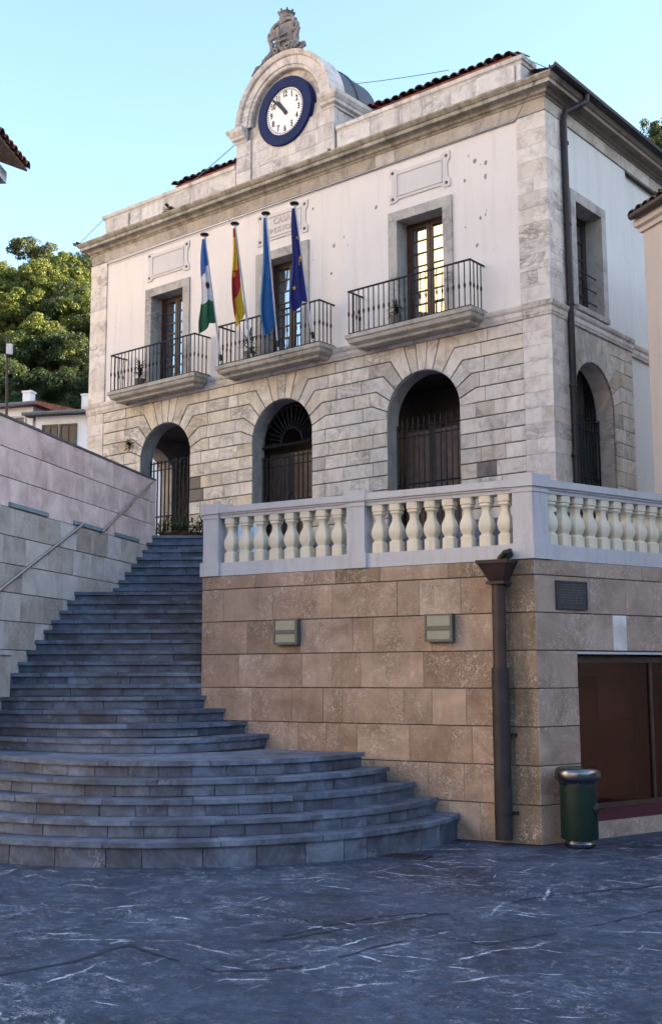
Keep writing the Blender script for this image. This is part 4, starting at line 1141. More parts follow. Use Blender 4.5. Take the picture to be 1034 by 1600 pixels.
# ------------------------------------------------------------------ attic, clock gable
GX, GZ = -6.47, 14.45
mb = MB(); mb.box((-12.62, .06, 13.0), (-.49, .5, 13.58)); mb.build('attic_core', M['mortar'], th)
def attic(x0, x1):
    for z0, z1, pr_ in ((13.03, 13.13, .05), (13.13, 13.50, .02)):
        xs = [x0]
        while x1-xs[-1] > .95: xs.append(xs[-1]+rnd.uniform(.55, .95))
        xs.append(x1)
        for a, b in zip(xs, xs[1:]):
            mb = MB(); mb.slab(rect(a, z0, b, z1), (0, .06, 0), UX, UZ, FN, .04+pr_, .006, gap=(.002, .003)); mb.build('attic_stone', M['attic'], th)
attic(-4.97, -.47); attic(-12.64, -7.98)
CAP = [(-.06,13.503),(.03,13.503),(.045,13.55),(.075,13.575),(.085,13.65),(-.06,13.68)]
sweep_pieces([(-4.97, .04), (-.48, .04), (-.48, .50)], CAP, 1.1, 'attic_cap', M['attic'], th)
sweep_pieces([(-12.63, .5), (-12.63, .04), (-7.98, .04)], CAP, 1.1, 'attic_cap', M['attic'], th)
mb = MB(); mb.slab(rect(.06, 13.03, .5, 13.5), (-.49, 0, 0), UY, UZ, UX, .02, .004); mb.build('attic_stone', M['attic'], th)
for xx in (-1.0, -12.1):
    mb = MB(); mb.slab(rect(xx-.42, 13.14, xx+.42, 13.49), (0, -.02, 0), UX, UZ, FN, .03, .006); mb.build('attic_pier', M['attic'], th)
# gable body
mb = MB(); mb.box((GX-1.44, .06, 13.0), (GX+1.44, 1.5, 14.44)); mb.build('gable_core', M['attic'], th)
rows = [(13.03, 13.42), (13.42, 13.78), (13.78, 14.12)]
for z0, z1 in rows:
    for a, b in zip([-1.46, -1.0, -.35, .33, 1.0], [-1.0, -.35, .33, 1.0, 1.46]):
        pr_ = .10 if abs(a+b) > 2 else .06
        mb = MB(); mb.slab(rect(GX+a, z0, GX+b, z1), (0, .06, 0), UX, UZ, FN, pr_, .005, gap=(.0015, .002)); mb.build('gable_stone', M['attic'], th)
PC = [(-.05,14.12),(.02,14.12),(.03,14.16),(.09,14.20),(.10,14.26),(.12,14.28),(.17,14.36),(.18,14.44),(-.05,14.45)]
for s in (-1, 1):
    x0, x1 = sorted((GX+s*1.13, GX+s*1.46))
    mb = MB(); sweep(mb, [(x0, -.03), (x1, -.03), (x1, 1.4)] if s > 0 else [(x0, 1.4), (x0, -.03), (x1, -.03)], PC)
    mb.box((x0+.003, -.02, 14.13), (x1-.03, 1.4, 14.44)); mb.build('pilaster_cap', M['attic'], th)
tymp = MB(); poly_extrude(tymp, arch_pts(GX, 1.03, GZ, 28)+[(GX-1.03, 14.1), (GX+1.03, 14.1)], (0, .13, 0), UX, UZ, UY, .2); tymp.build('tympanum', M['attic'], th)
AP = [(1.03,.15),(1.03,.02),(1.05,-.01),(1.10,-.02),(1.12,-.05),(1.29,-.05),(1.31,-.10),(1.37,-.13),(1.41,-.14),(1.42,-.10),(1.42,.4),(1.03,.4)]
nv = 9
for q in range(nv):
    mb = MB(); a0, a1 = 180*q/nv+.12, 180*(q+1)/nv-.12; k = 6; vs_ = []
    for i in range(k+1):
        a = R(a0+(a1-a0)*i/k)
        for r_, yy in AP: vs_.append((GX+r_*math.cos(a), yy, GZ+r_*math.sin(a)))
    n = len(AP); fs = [(i*n+j, i*n+(j+1) % n, (i+1)*n+(j+1) % n, (i+1)*n+j) for i in range(k) for j in range(n)]
    fs += [tuple(range(n)), tuple(k*n+j for j in range(n))[::-1]]
    mb.add(vs_, fs); mb.build('arch_stone', M['attic'], th)
mb = MB(); k = 28
prof_ = [(1.36, .40), (1.36, .95), (1.385, .96), (1.385, 1.02), (1.36, 1.03), (1.36, 1.68), (0.05, 1.70)]
vs_ = []; n = len(prof_)
for i in range(k+1):
    a = math.pi*i/k
    for r_, yy in prof_: vs_.append((GX+r_*math.cos(a), yy, GZ+r_*math.sin(a)))
mb.add(vs_, [(i*n+j, i*n+j+1, (i+1)*n+j+1, (i+1)*n+j) for i in range(k) for j in range(n-1)])
mb.build('lead_vault', M['zinc'], th, 40)
# clock
cl = MB(); k = 48
def disc(mb, c, prof, k=48, mi=0):
    vs_ = []; n = len(prof)
    for i in range(k):
        a = 2*math.pi*i/k
        for r_, yy in prof: vs_.append((c[0]+r_*math.cos(a), yy, c[1]+r_*math.sin(a)))
    mb.add(vs_, [(i*n+j, i*n+j+1, ((i+1) % k)*n+j+1, ((i+1) % k)*n+j) for i in range(k) for j in range(n-1)], mi)
CX, CZ = -6.44, 14.48
disc(cl, (CX, CZ), [(.80,.14),(.80,-.045),(.785,-.06),(.56,-.06),(.55,-.05),(.55,.0)])
clock = cl.build('clock', M['clockblue'], th, 40)
mb = MB(); disc(mb, (CX, CZ), [(.551,-.02),(.001,-.021)]); mb.build('dial', M['dialwhite'], clock)
mb = MB()
for i in range(60):
    a = 2*math.pi*i/60; L = .018 if i % 5 else .026
    u = Vector((math.cos(a), 0, math.sin(a))); w = Vector((-math.sin(a), 0, math.cos(a))); c = Vector((CX, -.023, CZ))+u*.505
    mb.add([c+u*sx*L/1.4+w*sy*.011 for sx, sy in ((-1,-1),(1,-1),(1,1),(-1,1))]+[c+u*sx*L/1.4+w*sy*.011-UY*.004 for sx, sy in ((-1,-1),(1,-1),(1,1),(-1,1))], [(4,5,6,7),(0,1,5,4),(1,2,6,5),(2,3,7,6),(3,0,4,7)])
mb.build('minute_track', M['black'], clock)
for hnum in range(1, 13):
    a = R(90-30*hnum)
    cu = bpy.data.curves.new('numeral', 'FONT'); cu.body = str(hnum); cu.size = .175; cu.align_x = 'CENTER'; cu.align_y = 'CENTER'; cu.extrude = .004; cu.offset = .0045
    o = bpy.data.objects.new('numeral', cu); COL.objects.link(o); o.parent = clock
    o.location = Vector((CX+.405*math.cos(a), -.024, CZ+.405*math.sin(a)))-Vector(clock['_w']); o.rotation_euler = (R(90), 0, 0); o.scale = (.78, 1.1, 1)
    cu.materials.append(M['black']); to_mesh(o)
def hand(ang, L, w, y):
    a = R(90-ang); u = Vector((math.cos(a), 0, math.sin(a))); v = Vector((-math.sin(a), 0, math.cos(a))); c = Vector((CX, y, CZ))
    q = [c-u*.09+v*w, c-u*.09-v*w, c+u*L*.8-v*w*.8, c+u*L, c+u*L*.8+v*w*.8]
    mb = MB(); mb.add(q+[p-UY*.01 for p in q], [(9,8,7,6,5)]+[(i, (i+1) % 5, 5+(i+1) % 5, 5+i) for i in range(5)]); mb.build('hand', M['black'], clock)
hand(325, .37, .045, -.035); hand(317, .57, .032, -.050)

# ------------------------------------------------------------------ coat of arms on the gable
def shield_mb():
    mb = MB(); NU, NV = 14, 18; ctr = Vector((GX, .05, 16.28))
    def hwid(t):        # half width from bottom (0) to top (1)
        return .30*(min(1, (t*3.2)**.6))*(1-.10*math.sin(math.pi*min(1, t*1.25)))+(.10*max(0, t-.72)/.28)
    for j in range(NV+1):
        t = j/NV; hw = hwid(t) if j else .06; z = 15.87+.72*t
        for i in range(NU+1):
            u = -1+2*i/NU; bul = (1-u*u)*.13*math.sin(math.pi*(.15+.75*t))
            mb.v.append((GX+u*hw, -.02-bul-.03*math.cos(6*u)*(.4 if .2 < t < .8 else 0), z-.05*u*u*t))
    o = len(mb.v)
    for j in range(NV):
        for i in range(NU):
            a = j*(NU+1)+i; mb.f.append([a, a+1, a+NU+2, a+NU+1]); mb.m.append(0)
    return mb
arms = shield_mb()
arms.box((GX-.24, -.02, 15.86), (GX+.24, .22, 16.5)); arms.box((GX-.34, -.03, 15.84), (GX+.34, .26, 15.93))
arms = arms.build('coat_of_arms', M['carving'], th, 50)
def spiral(c, r0, turns, sgn, start, th_=.045, n=30):
    pts = []; 
    for i in range(n+1):
        t = i/n; a = start+sgn*2*math.pi*turns*t; r_ = r0*(1-.8*t)
        pts.append((c[0]+r_*math.cos(a), c[1]-.03*t, c[2]+r_*math.sin(a)))
    return pts
mb = MB()
for s in (-1, 1):
    mb.tube(spiral((GX+s*.36, -.04, 16.42), .125, 1.4, s, R(90)), [.055*(1-.4*i/30) for i in range(31)], 7)
    mb.tube([(GX+s*.36, -.04, 16.55), (GX+s*.25, -.04, 16.63), (GX+s*.12, -.05, 16.66), (GX, -.06, 16.60)], [.05, .05, .045, .04], 7)
    mb.tube([(GX+s*.44, -.03, 16.36), (GX+s*.36, -.03, 16.18), (GX+s*.36, -.03, 16.02), (GX+s*.30, -.04, 15.92)], [.05, .06, .05, .05], 7)
    mb.tube(spiral((GX+s*.16, -.1, 15.96), .085, 1.2, -s, R(90)), .03, 6)
mb.build('scrollwork', M['carving'], arms, 50)
mb = MB()
for z in (16.12, 16.25): mb.tube([(GX-.2, -.15, z), (GX, -.19, z-.03), (GX+.2, -.15, z)], .022, 6)
mb.tube([(GX, -.19, 16.5), (GX, -.20, 16.25), (GX, -.17, 16.0)], .02, 6)
mb.build('shield_charge', M['carving'], arms, 50)
mb = MB(); mb.lathe((GX, .06, 16.62), [(.10,-.03),(.13,0),(.15,.03),(.15,.07),(.16,.09),(.17,.15),(.15,.20),(.19,.25),(.17,.26),(.05,.22)], 18)
for k in range(8):
    a = 2*math.pi*k/8; mb.sphere((GX+.18*math.cos(a), .06+.18*math.sin(a), 16.90), .032, 6, 4)
mb.build('crown', M['carving'], arms, 40)
lr = random.Random(3)
for s in (-1, 1):
    for k in range(8 if s < 0 else 4):
        a = R(90-s*(10+4.2*k)); rr_ = 1.44+.02*(k % 2)+.09*(1-k/9); c = (GX+rr_*math.cos(a), -.04+lr.uniform(-.04, .04), GZ+rr_*math.sin(a))
        mb = MB(); sc_ = .10*(1-k/14)
        mb.tube(spiral((c[0], c[1], c[2]), sc_, 1.1, -s, R(90+s*40)), [sc_*.42*(1-.4*i/30) for i in range(31)], 6)
        mb.sphere((c[0]+s*.05, c[1]-.02, c[2]-.03), (sc_*.7, sc_*.6, sc_*.5), 7, 5)
        mb.build('leaf_scroll', M['carving'], arms, 50)

# ------------------------------------------------------------------ roof
mb = MB(); mb.box((-11.15, 1.4, 13.0), (-1.5, 8, 14.42)); mb.build('attic_storey', M['plaster_side'], th)
mb = MB(); e = [(-11.3, 1.2, 14.5), (-1.35, 1.2, 14.5), (-1.35, 8.4, 14.5), (-11.3, 8.4, 14.5), (-8.6, 4.8, 15.5), (-4.0, 4.8, 15.5)]
mb.add(e, [(0,1,5,4),(1,2,5),(2,3,4,5),(3,0,4)]); mb.add([(p[0], p[1], p[2]-.09) for p in e[:4]], [(0,1,2,3)]); mb.add(e[:4]+[(p[0], p[1], p[2]-.09) for p in e[:4]], [(0,1,5,4),(1,2,6,5),(2,3,7,6),(3,0,4,7)])
roof = mb.build('roof', M['tile'], th)
def tile_fn(q):
    n = 6; vs_ = []
    for yy, r_ in ((0, .105), (.45, .085)):
        for rr_ in (r_, r_-.016):
            for i in range(n+1):
                a = math.pi*i/n; vs_.append((rr_*math.cos(a), yy, rr_*math.sin(a)*.8+yy*.27))
    k = n+1
    fs = [(i, i+1, 2*k+i+1, 2*k+i) for i in range(n)]+[(k+i+1, k+i, 3*k+i, 3*k+i+1) for i in range(n)]+[(i+1, i, k+i, k+i+1) for i in range(n)]
    q.add(vs_, fs)
tile_me = shared('roof_tile', tile_fn, M['oldtile'], 50); tile_red = shared('roof_tile', tile_fn, M['tile'], 50)
n = 46
for i in range(n):
    x = -11.25+9.85*i/(n-1); far = -5.9 < x < -4.5 or -8.9 < x < -8.4
    o = inst('roof_tile', tile_red if far else tile_me, roof, (x, 1.10+rnd.uniform(-.03, .03), 14.50+rnd.uniform(-.012, .012))); o.rotation_euler = (rnd.uniform(-.05, .05), rnd.uniform(-.06, .06), rnd.uniform(-.05, .05))
    o = inst('roof_tile', tile_me, roof, (x, 1.48, 14.63+rnd.uniform(-.01, .02)))
mb = MB(); mb.add([(.36, -.2, 13.05), (.36, 12, 13.05), (-2.4, 6, 14.3), (-2.4, 3, 14.3), (-.5, .4, 13.55)], [(0,1,2,3,4)]); mb.build('side_roof', M['oldtile'], th)
mb = MB(); mb.add([(-W-.36, -.2, 13.05), (-W-.36, 12, 13.05), (-W+2.4, 6, 14.3), (-W+2.4, 3, 14.3)], [(0,1,2,3)]); mb.build('side_roof', M['oldtile'], th)
# rainwater pipe on the flank
mb = MB(); mb.tube([(.37, 1.0, 12.97), (.37, 1.0, 12.84), (.30, .85, 12.72), (.12, .60, 12.55), (.105, .56, 12.35), (.105, .60, 8.0), (.105, .62, 4.6)], .062, 10)
for z in (11.9, 10.3, 8.75, 7.2, 5.9):
    mb.lathe((.105, .59, z), [(.075, 0), (.075, .05)], 10)
mb.build('downpipe', M['darkpipe'], th, 50)

# ================================================================== FLAGS
def flagpole(x, ztop, ytop, label_, flag_fn, mats, hoist, seed):
    B = Vector((x, -.50, 8.86)); T = Vector((x, ytop, ztop))
    t = thing('flagpole', label_, 'flagpole', B, 'flagpoles on the middle balcony')
    mb = MB(); mb.tube([B-UZ*.05, T], .021, 8); p = mb.build('pole', M['white'], t, 50)
    mb = MB(); d = (B-T).normalized(); mb.tube([B+d*(-.02)+UZ*.0, B-d*.16], .035, 8); mb.build('socket', M['iron'], t, 50)
    mb = MB(); mb.lathe(T, [(.02,-.03),(.085,-.02),(.10,.0),(.085,.02),(.02,.035)], 14); mb.build('finial', M['black'], t, 50)
    NUq, NVq = 44, 72; mb = MB(); fr_ = random.Random(seed); ph = fr_.uniform(0, 6)
    for j in range(NVq+1):
        v = j/NVq; z = ztop-.10-hoist*v
        k = (ztop-z)/(ztop-8.86); pole = T.lerp(B, min(1, k))
        for i in range(NUq+1):
            u = i/NUq
            wid = (.035+.30*min(1, v*1.15)**.9)*(1+.18*math.sin(v*7+ph))
            fold = math.sin(u*10.5+ph+v*1.1)*(.035+.095*v)*(.25+.75*u)+.02*math.sin(u*23+ph*2+v*3)*v
            sag = .10*u*v
            mb.v.append((pole.x-wid*u*.62+fold*.75, pole.y-.022-wid*u*.55+fold*.45*(1-u), z-sag*1.2-(.20*u*u*v)-.05*v*math.sin(u*9+ph)))
    for j in range(NVq):
        for i in range(NUq):
            a = j*(NUq+1)+i; mb.f.append([a, a+1, a+NUq+2, a+NUq+1]); mb.m.append(flag_fn((i+.5)/NUq, (j+.5)/NVq))
    f = mb.build('flag', mats, t, True)
    return t, f, mb, NUq
FA = flagpole(-7.89, 11.64, -1.06, 'flagpole with blue, white and green draped flag', lambda u, v: 0 if v < .30+.1*u-(.0) else (1 if v < .74-.06*u else 2), [M['blue'], M['cwhite'], M['cgreen']], 1.78, 1)
FB = flagpole(-6.97, 11.66, -1.05, 'flagpole with red and yellow draped flag', lambda u, v: (0 if v < .10 else (1 if (u > .35 and v < .46) else (0 if v < .72+.3*(u-.4) else 1))) if not (u < .2 and v < .5) else 0, [M['cred'], M['cyellow']], 1.82, 5)
flagpole(-6.19, 11.73, -.91, 'flagpole with plain sky-blue draped flag', lambda u, v: 1 if (.30 < u < .36 and .25 < v < .55) else 0, [M['cyan'], M['cwhite']], 2.3, 9)
t, f, fmb, NUq = flagpole(-5.22, 11.63, -1.09, 'flagpole with navy draped flag bearing yellow stars', lambda u, v: 0, [M['navy']], 1.86, 13)
def star(f, P, n, r_):
    P = Vector(P); n = Vector(n).normalized(); ux = UZ.cross(n).normalized(); uy = n.cross(ux); mb = MB()
    q = [P+n*.004]+[P+n*.004+(ux*math.cos(R(90+36*i))+uy*math.sin(R(90+36*i)))*(r_ if i % 2 == 0 else r_*.42) for i in range(10)]
    mb.add(q, [(0, 1+i, 1+(i+1) % 10) for i in range(10)]); mb.build('star', M['cyellow'], f)
vv_ = [Vector(v) for v in fmb.v]
for ui, vi, r_ in ((22, 22, .05), (14, 42, .09), (5, 38, .055), (30, 56, .055)):
    a = vi*(NUq+1)+ui; P = (vv_[a]+vv_[a+1]+vv_[a+NUq+1])/3
    nn = (vv_[a+1]-vv_[a]).cross(vv_[a+NUq+1]-vv_[a]).normalized()
    if nn.dot(CAM-P) < 0: nn = -nn
    star(f, P+nn*.012, nn, r_)

for (t_, f_, m_, nu), ui, vi, r_, mt in ((FA, 26, 38, .075, 'oldtile'), (FB, 24, 36, .06, 'cyellow')):
    vq = [Vector(v) for v in m_.v]; a = vi*(nu+1)+ui; P = (vq[a]+vq[a+1]+vq[a+nu+1])/3
    nn = (vq[a+1]-vq[a]).cross(vq[a+nu+1]-vq[a]).normalized()
    if nn.dot(CAM-P) < 0: nn = -nn
    ux = UZ.cross(nn).normalized(); uy = nn.cross(ux); P = P+nn*.012; mb = MB()
    q = [P+ux*a_*r_+uy*b_*r_ for a_, b_ in ((-.7,.9),(-.35,.75),(0,1.1),(.35,.75),(.7,.9),(.75,-.1),(.5,-.7),(0,-1.1),(-.5,-.7),(-.75,-.1))]
    mb.add([P+nn*.006]+q, [(0, 1+i, 1+(i+1) % 10) for i in range(10)]); mb.build('emblem', M[mt], f_)

# ================================================================== PLANTS ON THE BUILDING
def leaf_blade(mb, c, dirv, L, w, droop, mi=0):
    c = Vector(c); d = Vector(dirv).normalized(); side = d.cross(UZ)
    if side.length < .1: side = UX.copy()
    side.normalize(); A = []; Bq = []
    for i in range(5):
        t = i/4; p = c+d*(L*t)-UZ*(droop*t*t); ww = w*(1-t)**.7*(.35+1.3*min(t*2, 1))*.6
        A.append(p+side*ww); Bq.append(p-side*ww)
    mb.add(A+Bq, [(i, i+1, 5+i+1, 5+i) for i in range(4)], mi)
def spiky(x, y, z, h, label_, seed):
    t = thing('balcony_plant', label_, 'potted plant', (x, y, z), 'spiky plants on the balconies')
    mb = MB(); mb.lathe((x, y, z), [(.09,0),(.12,.2),(.13,.22),(.13,.24),(.10,.24)], 12); mb.build('pot', M['darkstone'], t, 40)
    pr_ = random.Random(seed); mb = MB()
    for i in range(46):
        a = pr_.uniform(0, 6.28); e = pr_.uniform(-.3, 1.3)
        leaf_blade(mb, (x, y, z+.24+h*pr_.random()*.55), (math.cos(a)*math.cos(e), math.sin(a)*math.cos(e), math.sin(e)), pr_.uniform(.18, .34)*h/.55, .028, .08)
    mb.tube([(x, y, z+.2), (x, y, z+.24+h*.5)], .02, 6)
    mb.build('foliage', M['leafdark'], t)
spiky(XL-.66, -.26, 8.772, .62, 'dark spiky potted plant on the left balcony', 1)
spiky(XM-.72, -.28, 8.772, .66, 'dark spiky potted plant on the middle balcony behind the flags', 2)
spiky(XR-.42, -.28, 8.772, .45, 'smaller spiky potted plant on the right balcony before the bright window', 3)
def tuft(name, label_, cat, c, r_, n, seed, mat='herb', out=FN):
    t = thing(name, label_, cat, c); pr_ = random.Random(seed); mb = MB(); c = Vector(c)
    for i in range(n):
        d = Vector((pr_.gauss(0, 1), pr_.gauss(0, 1), pr_.gauss(.6, .8))); d = d.normalized()
        if d.dot(out) < 0 and out.length > 0: d = d-out*2*d.dot(out)
        leaf_blade(mb, c+d*r_*pr_.random()*.6, d+Vector((pr_.uniform(-.5,.5), pr_.uniform(-.5,.5), 0)), r_*pr_.uniform(.4, .9), r_*.16, r_*.25)
    mb.build('foliage', M[mat], t); return t
tuft('wall_fern', 'green fern tuft growing from the wall joint left of the left arch', 'plant', (-11.45, -.04, 7.50), .16, 60, 4)
tuft('cornice_weed', 'small weed tuft growing on the cornice above the left window', 'plant', (-10.0, -.20, 13.03), .20, 50, 5, 'herb', UZ)
tuft('cornice_weed', 'sparse weed rooted on the cornice beside the clock gable', 'plant', (-5.0, -.2, 13.02), .10, 26, 6, 'herb', UZ)
tuft('terrace_seedling', 'small seedling rising behind the balustrade in front of the arcade pier', 'plant', tuple(fr(-2.95, -.62, 4.28)), .20, 26, 8, 'herb', UZ)
tuft('roof_weed', 'weeds growing on the tiles of the cream neighbouring house', 'plant', (2.0, .40, 10.28), .18, 40, 9, 'herb', UZ)

# flower troughs at the stair head
for k, (l, d, lab) in enumerate(((-2.95, 22.35, 'terracotta trough of dark foliage at the top of the stairs'), (-2.12, 22.3, 'planter with white lilies beside the balustrade at the stair head'))):
    c = S(l, d, 4.605); t = thing('flower_trough', lab, 'planter', c); mb = MB()
    mb.obox(c, RT, FH, .38, .12, 4.605, 4.70); mb.obox(c, RT, FH, .40, .13, 4.70, 4.73); mb.build('trough', M['terracotta'], t)
    pr_ = random.Random(20+k); mb = MB()
    for i in range(420):
        p = c+RT*pr_.uniform(-.44, .44)+FH*pr_.uniform(-.20, .14)+UZ*(.09+abs(pr_.gauss(0, .15)))
        leaf_blade(mb, p, (pr_.gauss(0,1), pr_.gauss(0,1), pr_.uniform(-.2, 1.2)), pr_.uniform(.10, .24), .028, .06)
    mb.build('foliage', M['herb'], t)
    if k:
        for q in range(7):
            p = c+RT*pr_.uniform(-.42, .2)-FH*pr_.uniform(.0, .18)+UZ*pr_.uniform(.34, .56); mb = MB()
            for i in range(6):
                a = 2*math.pi*i/6; leaf_blade(mb, p, (math.cos(a), math.sin(a), .7), .13, .05, .07)
            mb.build('lily', M['flowerwhite'], t)
# bright shapes behind the balusters: plastic garden chairs
def chair(c, ang, lab):
    t = thing('plastic_chair', lab, 'chair', c, 'white chairs on the terrace'); ux = Vector((math.cos(ang), math.sin(ang), 0)); uy = Vector((-math.sin(ang), math.cos(ang), 0)); c = Vector(c)
    mb = MB(); mb.obox(c, ux, uy, .22, .22, c.z+.42, c.z+.45); mb.build('seat', M['plastic'], t)
    for a in (-1, 1):
        for b in (-1, 1):
            mb = MB(); mb.tube([c+ux*a*.23+uy*b*.23, c+ux*a*.2+uy*b*.2+UZ*.42], .02, 6); mb.build('leg', M['plastic'], t)
    mb = MB()
    for k in range(5): mb.obox(c+uy*.24+ux*(-.17+.085*k), ux, uy, .028, .012, c.z+.5, c.z+.84)
    mb.obox(c+uy*.24, ux, uy, .22, .015, c.z+.84, c.z+.92); mb.obox(c+uy*.24, ux, uy, .22, .015, c.z+.45, c.z+.5); mb.build('backrest', M['plastic'], t)
    for a in (-1, 1):
        mb = MB(); mb.tube([c+ux*a*.23-uy*.2+UZ*.42, c+ux*a*.24-uy*.18+UZ*.64, c+ux*a*.23+uy*.22+UZ*.66], .018, 6); mb.build('arm', M['plastic'], t)
chair(S(-1.42, 18.0, 3.42), YAW+3.5, 'white plastic chair glimpsed through the leftmost baluster gaps')
chair(S(-1.12, 18.35, 3.42), YAW+2.6, 'white plastic chair behind the second and third balusters')

# ================================================================== ON THE TERRACE WALL
def wall_lamp(a, lab):
    t = thing('wall_lamp', lab, 'wall lamp', fr(a, .05, 2.55), 'box lamps on the terrace wall')
    z0, z1, h = 2.385, 2.73, .03
    mb = MB(); dirbox(mb, fr, a-.185, a+.185, .002, .06, z0, z1); dirbox(mb, fr, a+.155, a+.19, .06, .11, z0, z1)
    dirbox(mb, fr, a-.19, a-.165, .06, .11, z0, z1); dirbox(mb, fr, a-.165, a+.155, .06, .115, z0, z0+.03); dirbox(mb, fr, a-.165, a+.155, .06, .115, z0+.145, z0+.195); dirbox(mb, fr, a-.165, a+.155, .06, .105, z1-.02, z1)
    mb.build('housing', M['lamphouse'], t)
    for q0, q1 in ((z0+.03, z0+.145), (z0+.195, z1-.02)):
        mb = MB(); dirbox(mb, fr, a-.163, a+.153, .06, .10, q0+.002, q1-.002); mb.build('diffuser', M['lampglass'], t)
wall_lamp(-3.50, 'square box wall lamp on the travertine wall, the one nearer the stairs')
wall_lamp(-1.235, 'square box wall lamp on the travertine wall, the one nearer the rainwater pipe')

pp = thing('rainwater_pipe', 'brown rainwater pipe with funnel hopper on the travertine wall corner', 'drainpipe', fr(-.41, .12, 0))
c = fr(-.41, .14, 0)
mb = MB()
def frust(mb, z0, z1, a0, b0, a1, b1):
    P = []
    for z, a, b in ((z0, a0, b0), (z1, a1, b1)):
        for sx, h in ((-a, .012), (a, .012), (a, b), (-a, b)): P.append(fr(-.41+sx, h, z))
    mb.add(P, [(3,2,1,0),(4,5,6,7),(0,1,5,4),(1,2,6,5),(2,3,7,6),(3,0,4,7)])
frust(mb, 3.095, 3.30, .085, .22, .185, .33); frust(mb, 3.302, 3.345, .20, .345, .205, .35); frust(mb, 3.06, 3.093, .115, .25, .115, .25)
mb.build('hopper', M['brownpipe'], pp)
mb = MB(); mb.tube([c+UZ*3.1, c+UZ*2.04], .082, 14); mb.build('upper_pipe', M['brownpipe'], pp, 50)
mb = MB(); mb.tube([c+UZ*2.06, c+UZ*.06], .104, 14); mb.build('lower_pipe', M['darkpipe'], pp, 50)
for z in (1.25, .34):
    mb = MB(); dirbox(mb, fr, -.41-.145, -.41+.145, .012, .05, z, z+.035); mb.lathe(c+UZ*(z-.005), [(.108,0),(.108,.045)], 14); mb.build('clamp', M['darkpipe'], pp, 50)
mb = MB(); mb.tube([fr(-.30, .20, 3.40), fr(-.30, .02, 3.43)], .05, 10); mb.tube([fr(-.37, .18, 3.36), fr(-.28, .22, 3.43), fr(-.26, .1, 3.46)], .035, 8); mb.build('outlet_spout', M['black'], pp, 50)
pq = thing('wall_plaque', 'dark bronze plaque on the right flank of the terrace wall', 'plaque', RP(.615, .02, 2.93))
mb = MB(); rbox(mb, .345, .885, .004, .024, 2.765, 3.115); plq = mb.build('plate', M['plaque'], pq)
mb = MB()
for a0, a1, z0, z1 in ((.345,.885,2.765,2.785),(.345,.885,3.095,3.115),(.345,.365,2.785,3.095),(.865,.885,2.785,3.095)): rbox(mb, a0, a1, .024, .032, z0, z1)
mb.build('border', M['plaque'], pq)
mb = MB(); lr = random.Random(5)
for k in range(8):
    z = 3.065-.032*k; a = .40+lr.uniform(0, .06)
    while a < .80:
        w = lr.uniform(.02, .05); rbox(mb, a, min(a+w, .84), .024, .0265, z, z+.012); a += w+.012
stuff(mb.build('raised_text', M['bronze'], pq))

# ------------------------------------------------------------------ litter bin
BC = Vector((3.27, -5.77, 0)); bn = thing('litter_bin', 'dark green cylindrical litter bin with dented chrome rim by the shop window', 'litter bin', BC)
mb = MB(); mb.lathe(BC, [(.15,.004),(.175,.02),(.18,.05),(.165,.075),(.16,.10)], 28); mb.build('foot', M['chrome'], bn, 40)
mb = MB(); mb.lathe(BC, [(.16,.095),(.212,.10),(.215,.11),(.215,.71),(.20,.715)], 32); bd = mb.build('body', M['green'], bn, 40)
mb = MB(); mb.lathe(BC, [(.20,.70),(.217,.702),(.22,.735),(.225,.745),(.262,.775),(.268,.80),(.268,.845),(.262,.875),(.24,.90),(.225,.905),(.21,.90)], 36)
for i, v in enumerate(mb.v):
    v = Vector(v)-BC; q = 1+.022*noise.noise(Vector((v.x*9, v.y*9, v.z*14))); mb.v[i] = (BC.x+v.x*q, BC.y+v.y*q, v.z)
mb.build('rim', M['chrome'], bn, 60)
mb = MB(); mb.lathe(BC, [(.205,.70),(.205,.89)], 28); mb.build('liner', M['black'], bn)
tow = (CAM-BC); tow.z = 0; tow.normalize(); sd_ = Vector((-tow.y, tow.x, 0))
mb = MB(); mb.tube([BC+tow*.20+UZ*.727, BC+tow*.227+UZ*.727], .012, 8); mb.build('rivet', M['chrome'], bn)
mb = MB(); p0 = BC+(sd_*.88+tow*.47).normalized()*.214
for k in range(1): mb.sphere((p0.x, p0.y, .45), (.05, .05, .075), 10, 6)
mb.build('lock_plate', M['black'], bn, 50)
# ------------------------------------------------------------------ manhole
mh = thing('drain_cover', 'rectangular iron drain cover set in the paving at the step end', 'drain cover', (2.13, -7.63, .004))
mb = MB(); u = Vector((.97, .23, 0)); w_ = Vector((-.23, .97, 0)); cc = Vector((2.13, -7.63, 0)); mb.obox(cc, u, w_, .26, .16, -.02, .024); mb.build('frame', M['seam'], mh)
mb = MB()
for k in range(9): mb.obox(cc+u*(-.20+.05*k), u, w_, .014, .12, .024, .029)
stuff(mb.build('ribs', M['iron'], mh))

